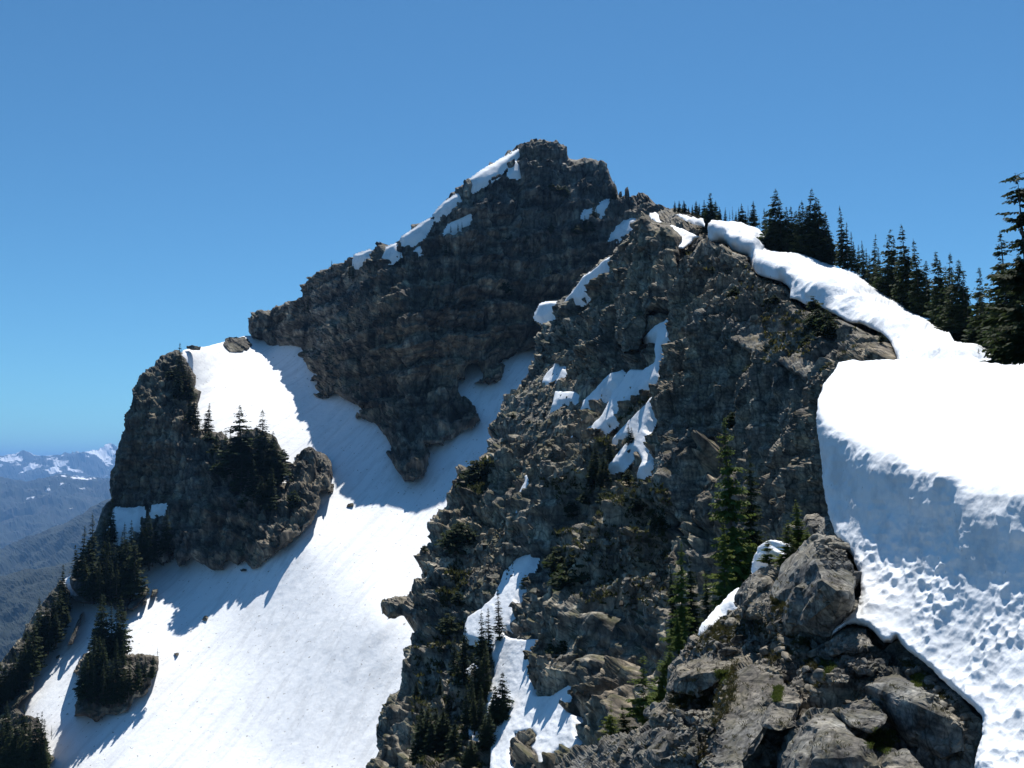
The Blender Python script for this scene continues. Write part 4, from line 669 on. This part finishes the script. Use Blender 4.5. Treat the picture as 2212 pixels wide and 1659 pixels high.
# ---------------------------------------------------------------- loose stones of the foreground
STONE = []
for i in range(8):
    bm = bmesh.new(); rr = random.Random(500 + i)
    for _ in range(13): 
        v = Vector((rr.gauss(0, 1), rr.gauss(0, 1), rr.gauss(0, 1))).normalized() * rr.uniform(.8, 1.1); bm.verts.new((v.x, v.y * .75, v.z * .45))
    r = bmesh.ops.convex_hull(bm, input=bm.verts[:]); bmesh.ops.delete(bm, geom=[v for v in bm.verts if not v.link_faces], context='VERTS')
    bmesh.ops.bevel(bm, geom=bm.edges[:], offset=.07, segments=1, affect='EDGES')
    me = bpy.data.meshes.new('stone'); bm.to_mesh(me); bm.free(); me.materials.append(M['boulder_rock']); STONE.append(me)
from mathutils.bvhtree import BVHTree
def bvh_of(names):
    bpy.context.view_layer.update(); V = []; Fc = []
    for o in COL.objects:
        if o.type == 'MESH' and o.name.split('.')[0] in names:
            n = len(V); mw = o.matrix_world; V += [mw @ v.co for v in o.data.vertices]; Fc += [tuple(n + i for i in p.vertices) for p in o.data.polygons]
    return BVHTree.FromPolygons(V, Fc)
BV = bvh_of({'rocky_ground', 'boulder', 'slab'}) if True else None
foreN = [q for q in fore if q[1] < 1659]
def hit(px, py, bv=None):
    dv = Vector(ray(px, py).tolist()).normalized(); h = (bv or BV).ray_cast(Vector((0, 0, 0)), dv)
    return h[0], h[1]
def inside(x, y, poly): return float(sdf(np.array([float(x)]), np.array([float(y)]), poly)[0][0])
rs = random.Random(77); ns = 0
zones = [(c8([(550, 880), (900, 850), (1100, 900), (1250, 1240), (900, 1290), (720, 1120), (560, 1000)]), 75, 'stone in the heather rubble of the foreground'),
         (c8([(200, 700), (700, 640), (720, 800), (560, 900), (380, 960), (60, 960)]), 50, 'stone on the slope below the foreground snow strip'),
         (c8([(0, 1200), (380, 1100), (330, 1560), (0, 1657)]), 30, 'stone among the bottom left foreground blocks'),
         (c8([(1120, 900), (1390, 940), (1370, 1080), (1130, 1080)]), 22, 'stone lying on the pale tilted slab'), (c8([(1430, 900), (1900, 1400), (1880, 1560), (1560, 1150)]), 22, 'small stone on the dirt ledge by the melt gap'),
         (c8([(880, 230), (1060, 230), (1180, 430), (960, 400)]), 22, 'stone on top of the largest boulder')]
for poly, n, lab in zones:
    xs = [p[0] for p in poly]; ys = [p[1] for p in poly]; k = 0; tries = 0; sub = []
    while k < n and tries < 2000:
        tries += 1; x, y = rs.uniform(min(xs), max(xs)), rs.uniform(min(ys), max(ys))
        if inside(x, y, poly) < 0: continue
        p, nn = hit(x, y)
        if p is None: continue
        if nn.z < 0: nn = -nn
        if nn.z < .25: continue
        o = bpy.data.objects.new('stone', rs.choice(STONE)); COL.objects.link(o)
        s = .028 + .10 * rs.random() ** 2.6; s *= p.y / 11
        o.location = p + Vector((0, 0, s * .2)); o.scale = (s * rs.uniform(.8, 1.5), s * rs.uniform(.8, 1.2), s * rs.uniform(.7, 1.3))
        q = nn.to_track_quat('Z', 'Y').to_euler(); o.rotation_euler = (q.x + rs.uniform(-.3, .3), q.y + rs.uniform(-.3, .3), rs.uniform(0, 6.28))
        tag(o, lab, 'stone', lab.replace('stone', 'stones', 1)); k += 1
# ---------------------------------------------------------------- rubble, heather, grass, cushion plants
def rubble(name, polys, n, smin, smax, bv, seed, mat, minz=.35):
    rr = random.Random(seed); V = []; Fc = []
    base = [(v.co.copy(), None) for v in STONE[0].vertices]
    for poly in polys:
        xs = [p[0] for p in poly]; ys = [p[1] for p in poly]
        for _ in range(n):
            x, y = rr.uniform(min(xs), max(xs)), rr.uniform(min(ys), max(ys))
            if inside(x, y, poly) < 0: continue
            p, nn = hit(x, y, bv)
            if p is None: continue
            if nn.z < 0: nn = -nn
            if nn.z < minz: continue
            s = (smin + (smax - smin) * rr.random() ** 3) * p.y / 11; k = len(V)
            rot = Vector((rr.gauss(0, 1), rr.gauss(0, 1), rr.gauss(0, 1))).to_track_quat('Z', 'Y')
            for c in [(-1, -.6, -.4), (.9, -.8, -.5), (.8, .7, -.4), (-.7, .8, -.5), (-.6, -.5, .5), (.6, -.4, .45), (.5, .5, .6), (-.6, .4, .4)]:
                V.append(p + rot @ (Vector([q * rr.uniform(.7, 1.2) for q in c]) * s))
            Fc += [tuple(k + i for i in f) for f in ((0, 3, 2, 1), (4, 5, 6, 7), (0, 1, 5, 4), (1, 2, 6, 5), (2, 3, 7, 6), (3, 0, 4, 7))]
    if V: tag(mesh_obj(name, [tuple(v) for v in V], Fc, M[mat]), kind='stuff')
allf = [(1560, 1340), (1760, 1180), (1860, 1290), (1800, 1370), (1890, 1370), (2120, 1560), (2120, 1659), (1220, 1659), (1450, 1440), (1500, 1370)]
rubble('rubble', [z_[0] for z_ in zones[:3]] + [c8([(1120, 900), (1390, 940), (1370, 1080), (1130, 1080)]), c8([(1430, 900), (1900, 1400), (1880, 1560), (1560, 1150)]), c8([(60, 1560), (260, 1440), (260, 1657), (60, 1657)]), c8([(900, 240), (1060, 230), (1160, 400), (980, 420)])], 1300, .008, .05, BV, 91, 'boulder_rock')
def tufts(name, polys, n, hgt, mat, seed, bv, minz=.3, blades=7, wid=.12):
    rr = random.Random(seed); V = []; Fc = []
    for poly in polys:
        xs = [p[0] for p in poly]; ys = [p[1] for p in poly]
        for _ in range(n):
            x, y = rr.uniform(min(xs), max(xs)), rr.uniform(min(ys), max(ys))
            if inside(x, y, poly) < rr.uniform(0, 8): continue
            p, nn = hit(x, y, bv)
            if p is None: continue
            if nn.z < 0: nn = -nn
            if nn.z < minz: continue
            hh = hgt * p.y / 11 * rr.uniform(.35, 1.1)
            for b in range(blades):
                a = rr.uniform(0, 6.28); t = rr.uniform(.2, 1.0); k = len(V); o = p + Vector((rr.uniform(-1, 1), rr.uniform(-1, 1), 0)) * hh * .8
                tip = o + Vector((math.cos(a) * t, math.sin(a) * t, 1)) * hh; sdv = Vector((-math.sin(a), math.cos(a), 0)) * hh * wid
                V += [o - sdv, o + sdv, tip + sdv * .2 + Vector((0, 0, -.3 * hh)), tip]; Fc.append((k, k + 1, k + 2)); Fc.append((k, k + 2, k + 3))
    if V: tag(mesh_obj(name, [tuple(v) for v in V], Fc, M[mat]), kind='stuff')
tufts('heather', [c8([(540, 940), (640, 890), (760, 830), (860, 840), (940, 860), (860, 960), (740, 1010), (620, 1020)]), c8([(880, 900), (1040, 1010), (1000, 1140), (860, 1180), (820, 1100)]), c8([(1420, 960), (1600, 1050), (1800, 1260), (1700, 1240), (1450, 1040)]), c8([(260, 760), (460, 700), (400, 900), (200, 900)]), c8([(330, 1060), (440, 960), (420, 1250), (300, 1420), (250, 1380)]), c8([(640, 590), (760, 640), (740, 700), (640, 700)]), c8([(60, 1560), (260, 1440), (260, 1657), (60, 1657)]), c8([(0, 1180), (380, 1160), (330, 1300), (0, 1300)]), c8([(200, 740), (720, 680), (700, 860), (100, 960)]), allf],
      1300, .035, 'heath', 92, BV)
tufts('grass', [c8([(1210, 1480), (1290, 1400), (1420, 1420), (1440, 1500), (1370, 1590), (1230, 1540)]), c8([(960, 990), (1040, 1000), (1010, 1090), (920, 1090)]), c8([(1500, 1080), (1590, 1060), (1620, 1160), (1540, 1160)]), c8([(660, 1150), (710, 1150), (700, 1250), (650, 1250)]), c8([(280, 1040), (380, 1060), (380, 1150), (310, 1140)])], 700, .035, 'grass_green', 93, BV, .1)
# scree of the buttress and the wall
BB = bvh_of({'rock_face'})
rubble('scree', [c6([(1150, 200), (1600, 300), (1900, 480), (1600, 1100), (1000, 1000), (850, 700), (1000, 420)]), c7([(600, 300), (960, 100), (1000, 480), (700, 600)]), c7([(1500, 150), (2000, 350), (1900, 700), (1400, 620)]), c5([(60, 600), (700, 700), (780, 900), (500, 1050), (150, 900)]), c7([(400, 350), (900, 0), (1500, 1200), (500, 1500)])], 3200, .01, .055, BB, 94, 'cliff_rock', .45)

LOW = [c6([(1150, 1000), (1500, 930), (1950, 1050), (1950, 1330), (1500, 1300), (1250, 1200)]), c6([(700, 1050), (800, 880), (900, 900), (760, 1150)]), c7([(350, 900), (700, 700), (850, 1000), (800, 1657), (350, 1657)]), c7([(1200, 150), (1950, 100), (2000, 650), (1500, 700), (1200, 500)]), c7([(640, 330), (720, 480), (560, 700), (500, 560)]), c6([(1500, 760), (1900, 420), (1850, 520), (1500, 850)])]
tufts('low_shrubs', LOW, 620, .055, 'low_green', 95, BB, .3, 6, .35)
tufts('low_shrubs', [c5([(60, 560), (500, 620), (700, 860), (1000, 950), (1350, 1100), (1100, 1250), (700, 1050), (300, 800)]), c5([(560, 900), (850, 950), (900, 1250), (600, 1300)])], 420, .04, 'low_green', 96, BB, .3, 6, .35)
# ---------------------------------------------------------------- air, light, camera
def haze_box():
    m = bpy.data.materials.new('haze'); m.use_nodes = True; N = m.node_tree.nodes; N.remove(N['Principled BSDF'])
    v = N.new('ShaderNodeVolumePrincipled'); v.inputs['Color'].default_value = (.24, .52, 1, 1); v.inputs['Density'].default_value = 5.8e-5; v.inputs['Anisotropy'].default_value = .3
    m.node_tree.links.new(v.outputs[0], N['Material Output'].inputs['Volume'])
    x, y0, y1, z0, z1 = 31000, -19000, 43000, -760, 480
    V = [(sx * x, y, z) for z in (z0, z1) for y in (y0, y1) for sx in (-1, 1)]
    F = [(0, 2, 3, 1), (4, 5, 7, 6), (0, 1, 5, 4), (2, 6, 7, 3), (0, 4, 6, 2), (1, 3, 7, 5)]
    tag(mesh_obj('haze', V, F, m), kind='stuff')
haze_box()
SUN_EL, SUN_AZ = R(62), R(11)
sv = Vector((math.sin(SUN_AZ) * math.cos(SUN_EL), math.cos(SUN_AZ) * math.cos(SUN_EL), math.sin(SUN_EL)))
sl = bpy.data.lights.new('sun', 'SUN'); sl.energy = 5.0; sl.angle = R(.5); sl.color = (1, .96, .9)
so = bpy.data.objects.new('sun', sl); so.rotation_euler = (-sv).to_track_quat('-Z', 'Y').to_euler(); COL.objects.link(so)
w = bpy.data.worlds.new('World'); S.world = w; w.use_nodes = True; nt = w.node_tree
sky = nt.nodes.new('ShaderNodeTexSky'); sky.sky_type = 'NISHITA'; sky.sun_disc = False; sky.sun_elevation = SUN_EL; sky.sun_rotation = SUN_AZ
sky.altitude = 1900; sky.air_density = 1.0; sky.dust_density = .25; sky.ozone_density = 2.0
tn = nt.nodes.new('ShaderNodeMix'); tn.data_type = 'RGBA'; tn.blend_type = 'MULTIPLY'; tn.inputs[0].default_value = 1; tn.inputs[7].default_value = (.47, .87, 1.02, 1)
nt.links.new(sky.outputs[0], tn.inputs[6]); nt.links.new(tn.outputs[2], nt.nodes['Background'].inputs['Color']); nt.nodes['Background'].inputs['Strength'].default_value = .081
cam = bpy.data.cameras.new('camera'); cam.lens = LENS; cam.sensor_width = 36; cam.clip_start = .1; cam.clip_end = 80000
co = bpy.data.objects.new('camera', cam); co.rotation_euler = (R(90) + PITCH, 0, 0); COL.objects.link(co); S.camera = co
S.view_settings.view_transform = 'Standard'; S.view_settings.look = 'None'; S.view_settings.exposure = .4; S.view_settings.gamma = 1
S.cycles.max_bounces = 8; S.cycles.diffuse_bounces = 5; S.cycles.transmission_bounces = 2; S.cycles.volume_bounces = 0
S.cycles.use_denoising = True; S.cycles.use_adaptive_sampling = True
